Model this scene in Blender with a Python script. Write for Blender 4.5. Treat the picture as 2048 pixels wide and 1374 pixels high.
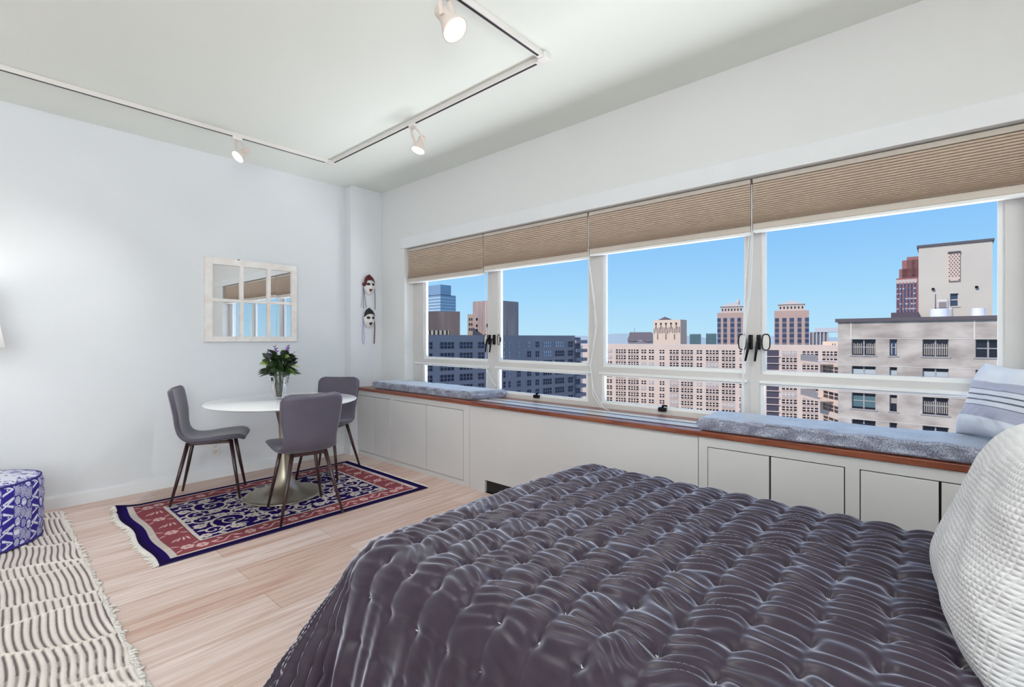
import bpy, bmesh, math, random
import numpy as np
from mathutils import Vector, Matrix

for o in list(bpy.data.objects):
    bpy.data.objects.remove(o)
SC = bpy.context.scene
COL = SC.collection
R = math.radians
PI = math.pi

# ------------------------------------------------------------------ camera
W_PX, F_PX, CX, HY, EYE = 2048.0, 960.0, 1024.0, 676.0, 1.25
YAW = math.atan((CX + 50.0) / F_PX)
SN, CS = math.sin(YAW), math.cos(YAW)
cam = bpy.data.cameras.new('camera')
cam.sensor_width = 36.0
cam.sensor_fit = 'HORIZONTAL'
cam.lens = F_PX / W_PX * 36.0
cam.shift_y = -(687.0 - HY) / W_PX
cam.clip_start = 0.02
cam.clip_end = 12000
camo = bpy.data.objects.new('camera', cam)
COL.objects.link(camo)
camo.location = (0, 0, EYE)
camo.rotation_euler = (PI / 2, 0, -YAW)
SC.camera = camo

# ------------------------------------------------------------------ view, sky, sun, big lights
SC.view_settings.view_transform = 'Standard'
SC.view_settings.look = 'None'
SC.view_settings.exposure = 0.0
SC.view_settings.gamma = 1.0
SC.view_settings.use_curve_mapping = False


def lin(c):
    return tuple((v / 12.92 if v <= 0.04045 else ((v + 0.055) / 1.055) ** 2.4) for v in [x / 255.0 for x in c])


def rgba(c):
    return lin(c) + (1.0,)


world = bpy.data.worlds.new('sky')
SC.world = world
world.use_nodes = True
wt = world.node_tree
wt.nodes.clear()
w_out = wt.nodes.new('ShaderNodeOutputWorld')
w_bg = wt.nodes.new('ShaderNodeBackground')
w_tc = wt.nodes.new('ShaderNodeTexCoord')
w_sep = wt.nodes.new('ShaderNodeSeparateXYZ')
w_ramp = wt.nodes.new('ShaderNodeValToRGB')
w_map = wt.nodes.new('ShaderNodeMapRange')
w_map.inputs[1].default_value = -0.05
w_map.inputs[2].default_value = 1.0
wt.links.new(w_tc.outputs['Generated'], w_sep.inputs[0])
wt.links.new(w_sep.outputs[2], w_map.inputs[0])
wt.links.new(w_map.outputs[0], w_ramp.inputs[0])
wt.links.new(w_ramp.outputs[0], w_bg.inputs[0])
wt.links.new(w_bg.outputs[0], w_out.inputs[0])
el = w_ramp.color_ramp.elements
el[0].position = 0.0
el[0].color = rgba((188, 222, 240))
el[1].position = 1.0
el[1].color = rgba((150, 188, 240))
for p_, c_ in ((0.05, (186, 228, 250)), (0.12, (166, 218, 252)), (0.2, (146, 204, 251)), (0.29, (128, 188, 250))):
    e_ = el.new(p_)
    e_.color = rgba(c_)
w_bg.inputs[1].default_value = 1.0

sun = bpy.data.lights.new('sun', 'SUN')
sun.energy = 3.1
sun.angle = R(0.6)
sun.color = (1.0, 0.91, 0.80)
suno = bpy.data.objects.new('sun', sun)
COL.objects.link(suno)
suno.rotation_euler = Vector((0.74, -0.26, -0.62)).to_track_quat('-Z', 'Y').to_euler()


def area(name, loc, direction, sx, sy, power, color):
    l = bpy.data.lights.new(name, 'AREA')
    l.shape = 'RECTANGLE'
    l.size, l.size_y = sx, sy
    l.energy = power
    l.color = color
    o = bpy.data.objects.new(name, l)
    COL.objects.link(o)
    o.location = loc
    o.rotation_euler = Vector(direction).to_track_quat('-Z', 'Y').to_euler()
    return o


# added area light standing in for daylight bounced up from the street
area('street_bounce_fill', (4.8, 2.0, -0.9), (-0.50, 0.0, 0.86), 6.5, 1.7, 345, (0.93, 0.96, 1.0))
# added unseen fill lights behind the camera, no fixtures there
area('room_fill', (-1.5, -1.75, 2.6), (-0.2, 0.6, -0.78), 3.2, 1.6, 95, (0.80, 0.89, 1.0))
area('room_fill_up', (-1.5, -1.75, 1.5), (-0.15, 0.60, 0.78), 3.0, 1.4, 165, (0.96, 1.0, 0.97))

# ------------------------------------------------------------------ measuring


def ray(px, py):
    a = (px - CX) / F_PX
    b = -(py - HY) / F_PX
    return Vector((SN + a * CS, CS - a * SN, b))


def on_z(px, py, z):
    r = ray(px, py)
    t = (z - EYE) / r.z
    return Vector((r.x * t, r.y * t, z))


def on_x(px, py, x):
    r = ray(px, py)
    t = x / r.x
    return Vector((x, r.y * t, EYE + r.z * t))


def on_y(px, py, y):
    r = ray(px, py)
    t = y / r.y
    return Vector((r.x * t, y, EYE + r.z * t))


def at_depth(px, py, d):
    r = ray(px, py)
    return Vector((r.x * d, r.y * d, EYE + r.z * d))


# ------------------------------------------------------------------ materials
MATS = {}


def principled(name):
    m = bpy.data.materials.new(name)
    m.use_nodes = True
    nt = m.node_tree
    b = nt.nodes['Principled BSDF']
    return m, nt, b


def mat(name, col, rough=0.6, metal=0.0, var=0.0, scale=8.0, bump=0.0, bscale=60.0, sheen=0.0, spec=0.5, col2=None,
        stretch=(1, 1, 1), coat=0.0):
    if name in MATS:
        return MATS[name]
    m, nt, b = principled(name)
    c = lin(col)
    b.inputs['Base Color'].default_value = c + (1,)
    b.inputs['Roughness'].default_value = rough
    b.inputs['Metallic'].default_value = metal
    b.inputs['Specular IOR Level'].default_value = spec
    if sheen:
        b.inputs['Sheen Weight'].default_value = sheen
        b.inputs['Sheen Roughness'].default_value = 0.4
    if coat:
        b.inputs['Coat Weight'].default_value = coat
    tc = nt.nodes.new('ShaderNodeTexCoord')
    mp = nt.nodes.new('ShaderNodeMapping')
    mp.inputs['Scale'].default_value = stretch
    nt.links.new(tc.outputs['Object'], mp.inputs[0])
    n = nt.nodes.new('ShaderNodeTexNoise')
    n.inputs['Scale'].default_value = scale
    n.inputs['Detail'].default_value = 5
    nt.links.new(mp.outputs[0], n.inputs['Vector'])
    mix = nt.nodes.new('ShaderNodeMix')
    mix.data_type = 'RGBA'
    if col2 is not None:
        c2 = lin(col2)
    else:
        c2 = tuple(max(0, v * (1 - max(var, 0.02))) for v in c)
    mix.inputs['A'].default_value = c + (1,)
    mix.inputs['B'].default_value = c2 + (1,)
    rp = nt.nodes.new('ShaderNodeMapRange')
    rp.inputs[1].default_value = 0.35
    rp.inputs[2].default_value = 0.65
    nt.links.new(n.outputs['Fac'], rp.inputs[0])
    nt.links.new(rp.outputs[0], mix.inputs['Factor'])
    nt.links.new(mix.outputs['Result'], b.inputs['Base Color'])
    if bump:
        n2 = nt.nodes.new('ShaderNodeTexNoise')
        n2.inputs['Scale'].default_value = bscale
        n2.inputs['Detail'].default_value = 3
        nt.links.new(mp.outputs[0], n2.inputs['Vector'])
        bp = nt.nodes.new('ShaderNodeBump')
        bp.inputs['Strength'].default_value = bump
        bp.inputs['Distance'].default_value = 0.01
        nt.links.new(n2.outputs['Fac'], bp.inputs['Height'])
        nt.links.new(bp.outputs[0], b.inputs['Normal'])
    MATS[name] = m
    return m


def emit(name, col, strength):
    m = bpy.data.materials.new(name)
    m.use_nodes = True
    nt = m.node_tree
    nt.nodes.clear()
    o = nt.nodes.new('ShaderNodeOutputMaterial')
    e = nt.nodes.new('ShaderNodeEmission')
    e.inputs[0].default_value = rgba(col)
    e.inputs[1].default_value = strength
    nt.links.new(e.outputs[0], o.inputs[0])
    return m


def pane_glass(name, tint=(1, 1, 1)):
    m = bpy.data.materials.new(name)
    m.use_nodes = True
    nt = m.node_tree
    nt.nodes.clear()
    o = nt.nodes.new('ShaderNodeOutputMaterial')
    mx = nt.nodes.new('ShaderNodeMixShader')
    tr = nt.nodes.new('ShaderNodeBsdfTransparent')
    tr.inputs[0].default_value = tuple(tint) + (1,)
    gl = nt.nodes.new('ShaderNodeBsdfGlossy')
    gl.inputs['Roughness'].default_value = 0.0
    fr = nt.nodes.new('ShaderNodeFresnel')
    fr.inputs[0].default_value = 1.15
    geo = nt.nodes.new('ShaderNodeNewGeometry')
    sub = nt.nodes.new('ShaderNodeMath')
    sub.operation = 'SUBTRACT'
    sub.inputs[0].default_value = 1.0
    nt.links.new(geo.outputs['Backfacing'], sub.inputs[1])
    mul = nt.nodes.new('ShaderNodeMath')
    mul.operation = 'MULTIPLY'
    nt.links.new(fr.outputs[0], mul.inputs[0])
    nt.links.new(sub.outputs[0], mul.inputs[1])
    nt.links.new(mul.outputs[0], mx.inputs[0])
    nt.links.new(tr.outputs[0], mx.inputs[1])
    nt.links.new(gl.outputs[0], mx.inputs[2])
    nt.links.new(mx.outputs[0], o.inputs[0])
    return m


def attr_mat(name, rough=0.9, sheen=0.0, bump=0.0, bscale=200.0, spec=0.2):
    m, nt, b = principled(name)
    a = nt.nodes.new('ShaderNodeAttribute')
    a.attribute_name = 'Col'
    nt.links.new(a.outputs['Color'], b.inputs['Base Color'])
    b.inputs['Roughness'].default_value = rough
    b.inputs['Specular IOR Level'].default_value = spec
    b.inputs['Sheen Weight'].default_value = sheen
    if bump:
        tc = nt.nodes.new('ShaderNodeTexCoord')
        n2 = nt.nodes.new('ShaderNodeTexNoise')
        n2.inputs['Scale'].default_value = bscale
        nt.links.new(tc.outputs['Object'], n2.inputs['Vector'])
        bp = nt.nodes.new('ShaderNodeBump')
        bp.inputs['Strength'].default_value = bump
        bp.inputs['Distance'].default_value = 0.006
        nt.links.new(n2.outputs['Fac'], bp.inputs['Height'])
        nt.links.new(bp.outputs[0], b.inputs['Normal'])
    return m


def wood_floor():
    m, nt, b = principled('oak_planks')
    tc = nt.nodes.new('ShaderNodeTexCoord')
    br = nt.nodes.new('ShaderNodeTexBrick')
    br.offset = 0.37
    br.inputs['Scale'].default_value = 1.0
    br.inputs['Brick Width'].default_value = 1.5
    br.inputs['Row Height'].default_value = 0.19
    br.inputs['Mortar Size'].default_value = 0.0012
    br.inputs['Mortar Smooth'].default_value = 0.3
    br.inputs['Bias'].default_value = -0.1
    br.inputs['Color1'].default_value = rgba((220, 203, 197))
    br.inputs['Color2'].default_value = rgba((206, 178, 165))
    br.inputs['Mortar'].default_value = rgba((150, 120, 106))
    nt.links.new(tc.outputs['Object'], br.inputs['Vector'])
    mp = nt.nodes.new('ShaderNodeMapping')
    mp.inputs['Scale'].default_value = (1.1, 16, 1)
    nt.links.new(tc.outputs['Object'], mp.inputs[0])
    n = nt.nodes.new('ShaderNodeTexNoise')
    n.inputs['Scale'].default_value = 1.6
    n.inputs['Detail'].default_value = 7
    n.inputs['Distortion'].default_value = 1.2
    nt.links.new(mp.outputs[0], n.inputs['Vector'])
    rp = nt.nodes.new('ShaderNodeMapRange')
    rp.inputs[1].default_value = 0.36
    rp.inputs[2].default_value = 0.72
    nt.links.new(n.outputs['Fac'], rp.inputs[0])
    mix = nt.nodes.new('ShaderNodeMix')
    mix.data_type = 'RGBA'
    mix.blend_type = 'MULTIPLY'
    nt.links.new(rp.outputs[0], mix.inputs['Factor'])
    nt.links.new(br.outputs['Color'], mix.inputs['A'])
    mix.inputs['B'].default_value = rgba((224, 204, 192))
    nt.links.new(mix.outputs['Result'], b.inputs['Base Color'])
    b.inputs['Roughness'].default_value = 0.42
    b.inputs['Specular IOR Level'].default_value = 0.45
    return m


M_WALL = mat('wall_paint', (229, 230, 231), 0.85, var=0.03, scale=1.2, bump=0.05, bscale=90)
M_WALLB = mat('wall_paint_sky_tint', (226, 229, 234), 0.85, var=0.03, scale=1.2, bump=0.05, bscale=90)  # bluish daylight on back wall and pillar put into the wall colour
M_CEIL = mat('ceiling_paint', (236, 241, 235), 0.9, var=0.02, scale=1.0, bump=0.04, bscale=80)
M_TRIM = mat('trim_paint', (232, 234, 238), 0.5, var=0.02)
M_CAB = mat('cabinet_paint', (214, 212, 213), 0.5, var=0.03, scale=2)
M_FRAME = mat('window_paint', (214, 211, 210), 0.4, var=0.03)
M_SASH = mat('sash_white', (240, 241, 242), 0.35, var=0.02)
M_GAP = mat('shadow_gap_dark', (38, 34, 36), 0.8)
M_CHERRY = mat('cherry_wood', (150, 84, 58), 0.35, col2=(112, 56, 40), scale=3, stretch=(20, 2, 20), coat=0.3)
M_FLOOR = wood_floor()
M_GLASS = pane_glass('window_glass')
M_BLACK = mat('black_metal', (26, 24, 26), 0.4, metal=0.6)
M_WHITE = mat('white_enamel', (232, 230, 228), 0.4, var=0.02)


# ------------------------------------------------------------------ mesh building
class MB:
    def __init__(self):
        self.v, self.f, self.mi, self.cur = [], [], [], 0
        self.sm = []
        self.smooth = False

    def add(self, vs, fs):
        b = len(self.v)
        self.v += [tuple(p) for p in vs]
        for f in fs:
            self.f.append(tuple(b + i for i in f))
            self.mi.append(self.cur)
            self.sm.append(self.smooth)

    def box(self, x0, x1, y0, y1, z0, z1, M=None):
        x0, x1 = min(x0, x1), max(x0, x1)
        y0, y1 = min(y0, y1), max(y0, y1)
        z0, z1 = min(z0, z1), max(z0, z1)
        vs = [Vector(p) for p in ((x0, y0, z0), (x1, y0, z0), (x1, y1, z0), (x0, y1, z0),
                                  (x0, y0, z1), (x1, y0, z1), (x1, y1, z1), (x0, y1, z1))]
        if M is not None:
            vs = [M @ p for p in vs]
        self.add(vs, [(3, 2, 1, 0), (4, 5, 6, 7), (0, 1, 5, 4), (1, 2, 6, 5), (2, 3, 7, 6), (3, 0, 4, 7)])
        return self

    def tube(self, pts, rad, n=10, cap=True):
        pts = [Vector(p) for p in pts]
        rs = rad if isinstance(rad, (list, tuple)) else [rad] * len(pts)
        rings = []
        up = None
        for i, p in enumerate(pts):
            t = (pts[min(i + 1, len(pts) - 1)] - pts[max(i - 1, 0)]).normalized()
            if up is None:
                up = Vector((0, 0, 1)) if abs(t.z) < 0.9 else Vector((1, 0, 0))
            s = t.cross(up)
            if s.length < 1e-6:
                s = t.orthogonal()
            s.normalize()
            up = s.cross(t).normalized()
            rings.append([p + (s * math.cos(2 * PI * k / n) + up * math.sin(2 * PI * k / n)) * rs[i] for k in range(n)])
        vs = [q for r in rings for q in r]
        fs = []
        for i in range(len(rings) - 1):
            for k in range(n):
                a, b = i * n + k, i * n + (k + 1) % n
                fs.append((a, a + n, b + n, b))
        if cap:
            fs.append(tuple(range(n)))
            fs.append(tuple((len(rings) - 1) * n + k for k in reversed(range(n))))
        s_ = self.smooth
        self.smooth = True
        self.add(vs, fs)
        self.smooth = s_
        return self

    def ribbon(self, pts, w, th, side):
        """flat strap: rectangular section swept along pts; side = width direction"""
        pts = [Vector(p) for p in pts]
        side = Vector(side).normalized()
        vs, fs = [], []
        for i, p in enumerate(pts):
            t = (pts[min(i + 1, len(pts) - 1)] - pts[max(i - 1, 0)]).normalized()
            nrm = t.cross(side).normalized()
            for a, b in ((-1, -1), (1, -1), (1, 1), (-1, 1)):
                vs.append(p + side * a * w / 2 + nrm * b * th / 2)
        for i in range(len(pts) - 1):
            for k in range(4):
                a, b = i * 4 + k, i * 4 + (k + 1) % 4
                fs.append((a, b, b + 4, a + 4))
        fs.append((3, 2, 1, 0))
        e = (len(pts) - 1) * 4
        fs.append((e, e + 1, e + 2, e + 3))
        self.add(vs, fs)
        return self

    def lathe(self, prof, n=32, M=None, closed=False):
        vs, fs = [], []
        for r, z in prof:
            for k in range(n):
                a = 2 * PI * k / n
                p = Vector((r * math.cos(a), r * math.sin(a), z))
                vs.append(M @ p if M is not None else p)
        m = len(prof)
        for i in range(m - 1 + (1 if closed else 0)):
            for k in range(n):
                a, b = i * n + k, i * n + (k + 1) % n
                c, d = ((i + 1) % m) * n + (k + 1) % n, ((i + 1) % m) * n + k
                fs.append((a, b, c, d))
        s_ = self.smooth
        self.smooth = True
        self.add(vs, fs)
        self.smooth = s_
        if not closed:
            if prof[0][0] > 1e-5:
                self.add([vs[k] for k in range(n)], [tuple(reversed(range(n)))])
            if prof[-1][0] > 1e-5:
                self.add([vs[(m - 1) * n + k] for k in range(n)], [tuple(range(n))])
        return self

    def build(self, name, mats, parent=None, bevel=0.0, kind=None, merge=False):
        loc = Vector((0, 0, 0))
        if parent is not None:
            loc = Vector(parent['_at']) if '_at' in parent else Vector((0, 0, 0))
        me = bpy.data.meshes.new(name)
        me.from_pydata([tuple(Vector(p) - loc) for p in self.v], [], self.f)
        for m in (mats if isinstance(mats, (list, tuple)) else [mats]):
            me.materials.append(m)
        me.polygons.foreach_set('material_index', self.mi)
        me.polygons.foreach_set('use_smooth', self.sm)
        if merge:
            bm = bmesh.new()
            bm.from_mesh(me)
            bmesh.ops.remove_doubles(bm, verts=bm.verts, dist=1e-5)
            bmesh.ops.recalc_face_normals(bm, faces=bm.faces)
            bm.to_mesh(me)
            bm.free()
        me.update()
        o = bpy.data.objects.new(name, me)
        COL.objects.link(o)
        if parent is not None:
            o.parent = parent
            o['_at'] = tuple(loc)
        if bevel:
            bv = o.modifiers.new('bevel', 'BEVEL')
            bv.width = bevel
            bv.segments = 2
            bv.limit_method = 'ANGLE'
        if kind:
            o['kind'] = kind
        return o


def tag(o, label, cat, group=None):
    o['label'] = label
    o['category'] = cat
    if group:
        o['group'] = group
    return o


def thing(name, label, cat, loc=(0, 0, 0), group=None, rz=0.0):
    o = bpy.data.objects.new(name, None)
    o.empty_display_size = 0.05
    COL.objects.link(o)
    o.location = loc
    o.rotation_euler = (0, 0, rz)
    o['_at'] = tuple(loc)
    return tag(o, label, cat, group)


def local_thing(name, label, cat, loc, group=None, rz=0.0):
    """children are built about the origin"""
    o = thing(name, label, cat, loc, group, rz)
    o['_at'] = (0.0, 0.0, 0.0)
    return o


def grid_object(name, P, mat_, parent=None, cols=None, smooth=True, loc=(0, 0, 0), cyc=False):
    """P: array (n, m, 3)"""
    n, m = P.shape[:2]
    me = bpy.data.meshes.new(name)
    idx = np.arange(n * m).reshape(n, m)
    if cyc:
        nxt = np.roll(idx, -1, axis=1)
        q = np.stack([idx[:-1, :], nxt[:-1, :], nxt[1:, :], idx[1:, :]], -1).reshape(-1, 4)
    else:
        q = np.stack([idx[:-1, :-1], idx[:-1, 1:], idx[1:, 1:], idx[1:, :-1]], -1).reshape(-1, 4)
    V = (P.reshape(-1, 3) - np.array(loc)).astype(np.float32)
    me.vertices.add(n * m)
    me.vertices.foreach_set('co', V.ravel())
    nf = len(q)
    me.loops.add(nf * 4)
    me.loops.foreach_set('vertex_index', q.ravel().astype(np.int32))
    me.polygons.add(nf)
    me.polygons.foreach_set('loop_start', np.arange(0, nf * 4, 4, dtype=np.int32))
    me.polygons.foreach_set('loop_total', np.full(nf, 4, dtype=np.int32))
    me.polygons.foreach_set('use_smooth', np.full(nf, smooth))
    me.update(calc_edges=True)
    me.materials.append(mat_)
    if cols is not None:
        ca = me.color_attributes.new('Col', 'FLOAT_COLOR', 'POINT')
        c4 = np.ones((n * m, 4), np.float32)
        c4[:, :3] = cols.reshape(-1, 3)
        ca.data.foreach_set('color', c4.ravel())
    o = bpy.data.objects.new(name, me)
    COL.objects.link(o)
    if parent is not None:
        o.parent = parent
        o['_at'] = tuple(loc)
    return o


def vnoise(x, y, seed=0):
    rs = np.random.RandomState(seed)
    T = rs.rand(64, 64)
    xi, yi = np.floor(x).astype(int), np.floor(y).astype(int)
    fx, fy = x - xi, y - yi
    fx, fy = fx * fx * (3 - 2 * fx), fy * fy * (3 - 2 * fy)
    a, b = T[xi % 64, yi % 64], T[(xi + 1) % 64, yi % 64]
    c, d = T[xi % 64, (yi + 1) % 64], T[(xi + 1) % 64, (yi + 1) % 64]
    return (a * (1 - fx) + b * fx) * (1 - fy) + (c * (1 - fx) + d * fx) * fy * 1.0


def wall_with_holes(mb, O, U, N, u0, u1, z0, z1, holes, depth, back=False):
    """vertical sheet in the plane through O along U, outward normal N, rectangular holes with reveals going inwards"""
    O, U, N = Vector(O), Vector(U).normalized(), Vector(N).normalized()
    us = sorted(set([u0, u1] + [h[0] for h in holes] + [h[1] for h in holes]))
    zs = sorted(set([z0, z1] + [h[2] for h in holes] + [h[3] for h in holes]))
    us = [u for u in us if u0 - 1e-9 <= u <= u1 + 1e-9]
    zs = [z for z in zs if z0 - 1e-9 <= z <= z1 + 1e-9]

    def P(u, z, d=0.0):
        q = O + U * u - N * d
        return Vector((q.x, q.y, z))
    flip = U.cross(Vector((0, 0, 1))).dot(N) < 0

    def quad(a, b, c, d):
        mb.add([a, b, c, d], [(3, 2, 1, 0) if flip else (0, 1, 2, 3)])
    for i in range(len(us) - 1):
        for j in range(len(zs) - 1):
            um, zm = (us[i] + us[i + 1]) / 2, (zs[j] + zs[j + 1]) / 2
            if any(h[0] < um < h[1] and h[2] < zm < h[3] for h in holes):
                continue
            quad(P(us[i], zs[j]), P(us[i + 1], zs[j]), P(us[i + 1], zs[j + 1]), P(us[i], zs[j + 1]))
            if back:
                quad(P(us[i + 1], zs[j], depth), P(us[i], zs[j], depth), P(us[i], zs[j + 1], depth), P(us[i + 1], zs[j + 1], depth))
    for a, b, c, d in holes:
        quad(P(a, c), P(a, c, depth), P(b, c, depth), P(b, c))
        quad(P(a, d, depth), P(a, d), P(b, d), P(b, d, depth))
        quad(P(a, c, depth), P(a, c), P(a, d), P(a, d, depth))
        quad(P(b, c), P(b, c, depth), P(b, d, depth), P(b, d))
    if back:
        quad(P(u0, z0, depth), P(u0, z0), P(u0, z1), P(u0, z1, depth))
        quad(P(u1, z0), P(u1, z0, depth), P(u1, z1, depth), P(u1, z1))
        quad(P(u0, z0, depth), P(u1, z0, depth), P(u1, z0), P(u0, z0))
        quad(P(u0, z1), P(u1, z1), P(u1, z1, depth), P(u0, z1, depth))


# ------------------------------------------------------------------ room shell
XW, YB, ZC = 3.06, 4.83, 2.885       # window wall, mirror wall, ceiling
XL, YF = -4.2, -2.8                  # the sides behind the camera
PX0, PY0 = 2.675, 4.70               # pillar
WY0, WY1, WZ0, WZ1 = -0.30, 4.276, 0.69, 2.206   # window opening

m = MB().box(XL - .1, XW + .3, YF - .1, YB + .1, -0.1, 0.0)
m.build('floor', M_FLOOR, kind='structure')
m = MB().box(XL - .1, XW + .3, YF - .1, YB + .1, ZC, ZC + 0.15)
m.build('ceiling', M_CEIL, kind='structure')
m = MB().box(XL - .1, XW + .3, YB, YB + .15, 0, ZC)
m.build('wall_back', M_WALLB, kind='structure')
m = MB().box(XL - .15, XL, YF, YB, 0, ZC)
m.build('wall_left', M_WALL, kind='structure')
m = MB().box(XL - .15, XW + .3, YF - .15, YF, 0, ZC)
m.build('wall_front', M_WALL, kind='structure')
m = MB()
wall_with_holes(m, (XW, 0, 0), (0, 1, 0), (-1, 0, 0), YF, YB, 0, ZC, [(WY0, WY1, WZ0, WZ1)], 0.22, back=True)
m.build('wall_right', M_WALL, kind='structure', merge=True)
m = MB().box(PX0, XW, PY0, YB, 0, ZC)
m.build('wall_pillar', M_WALLB, kind='structure', bevel=0.006)
# flat header board over the windows
m = MB().box(XW - 0.012, XW, WY0 - 0.5, WY1 + 0.06, WZ1, WZ1 + 0.115)
m.build('trim_1', M_TRIM, kind='structure', bevel=0.003)


def baseboard(name, pts):
    mb = MB()
    for (x0, y0), (x1, y1), nx, ny in pts:
        for z0, z1, t in ((0, 0.082, 0.014), (0.082, 0.095, 0.009)):
            mb.box(min(x0, x1, x0 + nx * t, x1 + nx * t), max(x0, x1, x0 + nx * t, x1 + nx * t),
                   min(y0, y1, y0 + ny * t, y1 + ny * t), max(y0, y1, y0 + ny * t, y1 + ny * t), z0, z1)
    return mb.build(name, M_TRIM, kind='structure')


baseboard('baseboard_back', [((XL, YB), (PX0, YB), 0, -1)])
baseboard('baseboard_pillar', [((PX0, YB - .014), (PX0, PY0 - .014), -1, 0), ((PX0, PY0), (2.755, PY0), 0, -1)])
baseboard('baseboard_left', [((XL, YF), (XL, YB), 1, 0)])
baseboard('baseboard_front', [((XL, YF), (XW, YF), 0, 1)])

# ------------------------------------------------------------------ windows
BND = [4.276, 3.072, 1.975, 0.853, -0.30]
GL = [(3.155, 4.074), (2.053, 2.989), (0.914, 1.897), (-0.198, 0.792)]
GU = (1.053, 2.12)
GLO = (0.765, 0.962)


def lever(root, y, z, tilt):
    mb = MB().box(3.150, 3.172, y - 0.011, y + 0.011, z - 0.045, z + 0.045)
    h = mb.build('handle_plate', M_BLACK, root, bevel=0.004)
    mb = MB().tube([(3.150, y, z + 0.01), (3.128, y, z), (3.120, y + tilt * 0.3, z - 0.05), (3.122, y + tilt, z - 0.115)],
                   [0.008, 0.008, 0.008, 0.006], 8)
    mb.build('handle_lever', M_BLACK, h)


def loupe(root, y, z, w=0.022):
    """oval pull seen against the glass"""
    n = 20
    mb = MB()
    pts = []
    for k in range(n + 1):
        a = 2 * PI * k / n
        c, s = math.cos(a), math.sin(a)
        pts.append((3.158, y + w * math.copysign(abs(c) ** 0.7, c), z + 0.048 * math.copysign(abs(s) ** 0.7, s)))
    mb.tube(pts, 0.0035, 6)
    ring = mb.build('pull_ring', M_BLACK, root)
    mb = MB()
    mb.add([(3.160, p[1], p[2]) for p in pts[:-1]], [tuple(range(n))])
    mb.add([(3.164, p[1], p[2]) for p in pts[:-1]], [tuple(reversed(range(n)))])
    mb.build('pull_plate', M_WHITE, ring)
    MB().box(3.165, 3.185, y - 0.006, y + 0.006, z - 0.02, z + 0.02).build('pull_mount', M_BLACK, ring)


for i in range(4):
    yh, yl = BND[i], BND[i + 1]
    g0, g1 = GL[i]
    lo0, lo1 = g0 + 0.012, g1 + 0.006
    root = bpy.data.objects.new('window_%d' % (i + 1), None)
    COL.objects.link(root)
    root.location = (3.2, (yh + yl) / 2, WZ0)
    root['_at'] = tuple(root.location)
    root['kind'] = 'structure'
    mb = MB()
    s = 0.022
    holes = [(g0 - s, g1 + s, GU[0] - s, GU[1] + 0.03), (lo0 - s, lo1 + s, GLO[0] - 0.01, GLO[1] + 0.012)]
    wall_with_holes(mb, (3.172, 0, 0), (0, 1, 0), (-1, 0, 0), yl, yh, WZ0 + .03, WZ1, holes, 0.06, back=True)
    mb.build('window_frame', M_FRAME, root)
    mb = MB()
    wall_with_holes(mb, (3.190, 0, 0), (0, 1, 0), (-1, 0, 0), g0 - s, g1 + s, GU[0] - s, GU[1] + .03, [(g0, g1, GU[0], GU[1])], 0.03, back=True)
    sash = mb.build('upper_sash', M_SASH, root)
    MB().box(3.204, 3.209, g0, g1, GU[0], GU[1]).build('upper_pane', M_GLASS, sash)
    mb = MB()
    wall_with_holes(mb, (3.180, 0, 0), (0, 1, 0), (-1, 0, 0), lo0 - s, lo1 + s, GLO[0] - .01, GLO[1] + .012,
                    [(lo0, lo1, GLO[0] + .008, GLO[1])], 0.03, back=True)
    sash = mb.build('lower_sash', M_SASH, root)
    MB().box(3.196, 3.201, lo0, lo1, GLO[0] + .008, GLO[1]).build('lower_pane', M_GLASS, sash)
    # proud rail between the lights and proud frame round the lower light
    mb = MB()
    mb.box(3.160, 3.172, yl + .035, yh - .035, GLO[1] + 0.014, GLO[1] + 0.03)
    mb.build('rail_bead', M_SASH, root)
    # awning latch on the bottom rail
    yc = (lo0 + lo1) / 2 + (0.02 if i else 0.1)
    mb = MB().box(3.150, 3.180, yc - 0.028, yc + 0.028, 0.742, 0.770)
    lt = mb.build('latch', M_BLACK, root, bevel=0.005)
    MB().tube([(3.165, yc, 0.77), (3.15, yc - 0.01, 0.787), (3.11, yc - 0.055, 0.790)], [0.008, 0.007, 0.006], 8).build('latch_handle', M_BLACK, lt)
    zc = 1.235
    if i == 0:
        lever(root, 3.105, zc, 0.012)
        loupe(root, 3.150, zc)
    if i == 1:
        lever(root, 3.045, zc, 0.02)
        loupe(root, 2.985, zc, 0.012)
    if i == 2:
        lever(root, 0.868, zc - .01, 0.02)
        loupe(root, 0.915, zc - .01)
    if i == 3:
        lever(root, 0.822, zc - .01, 0.012)
        loupe(root, 0.782, zc - .01)

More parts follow.
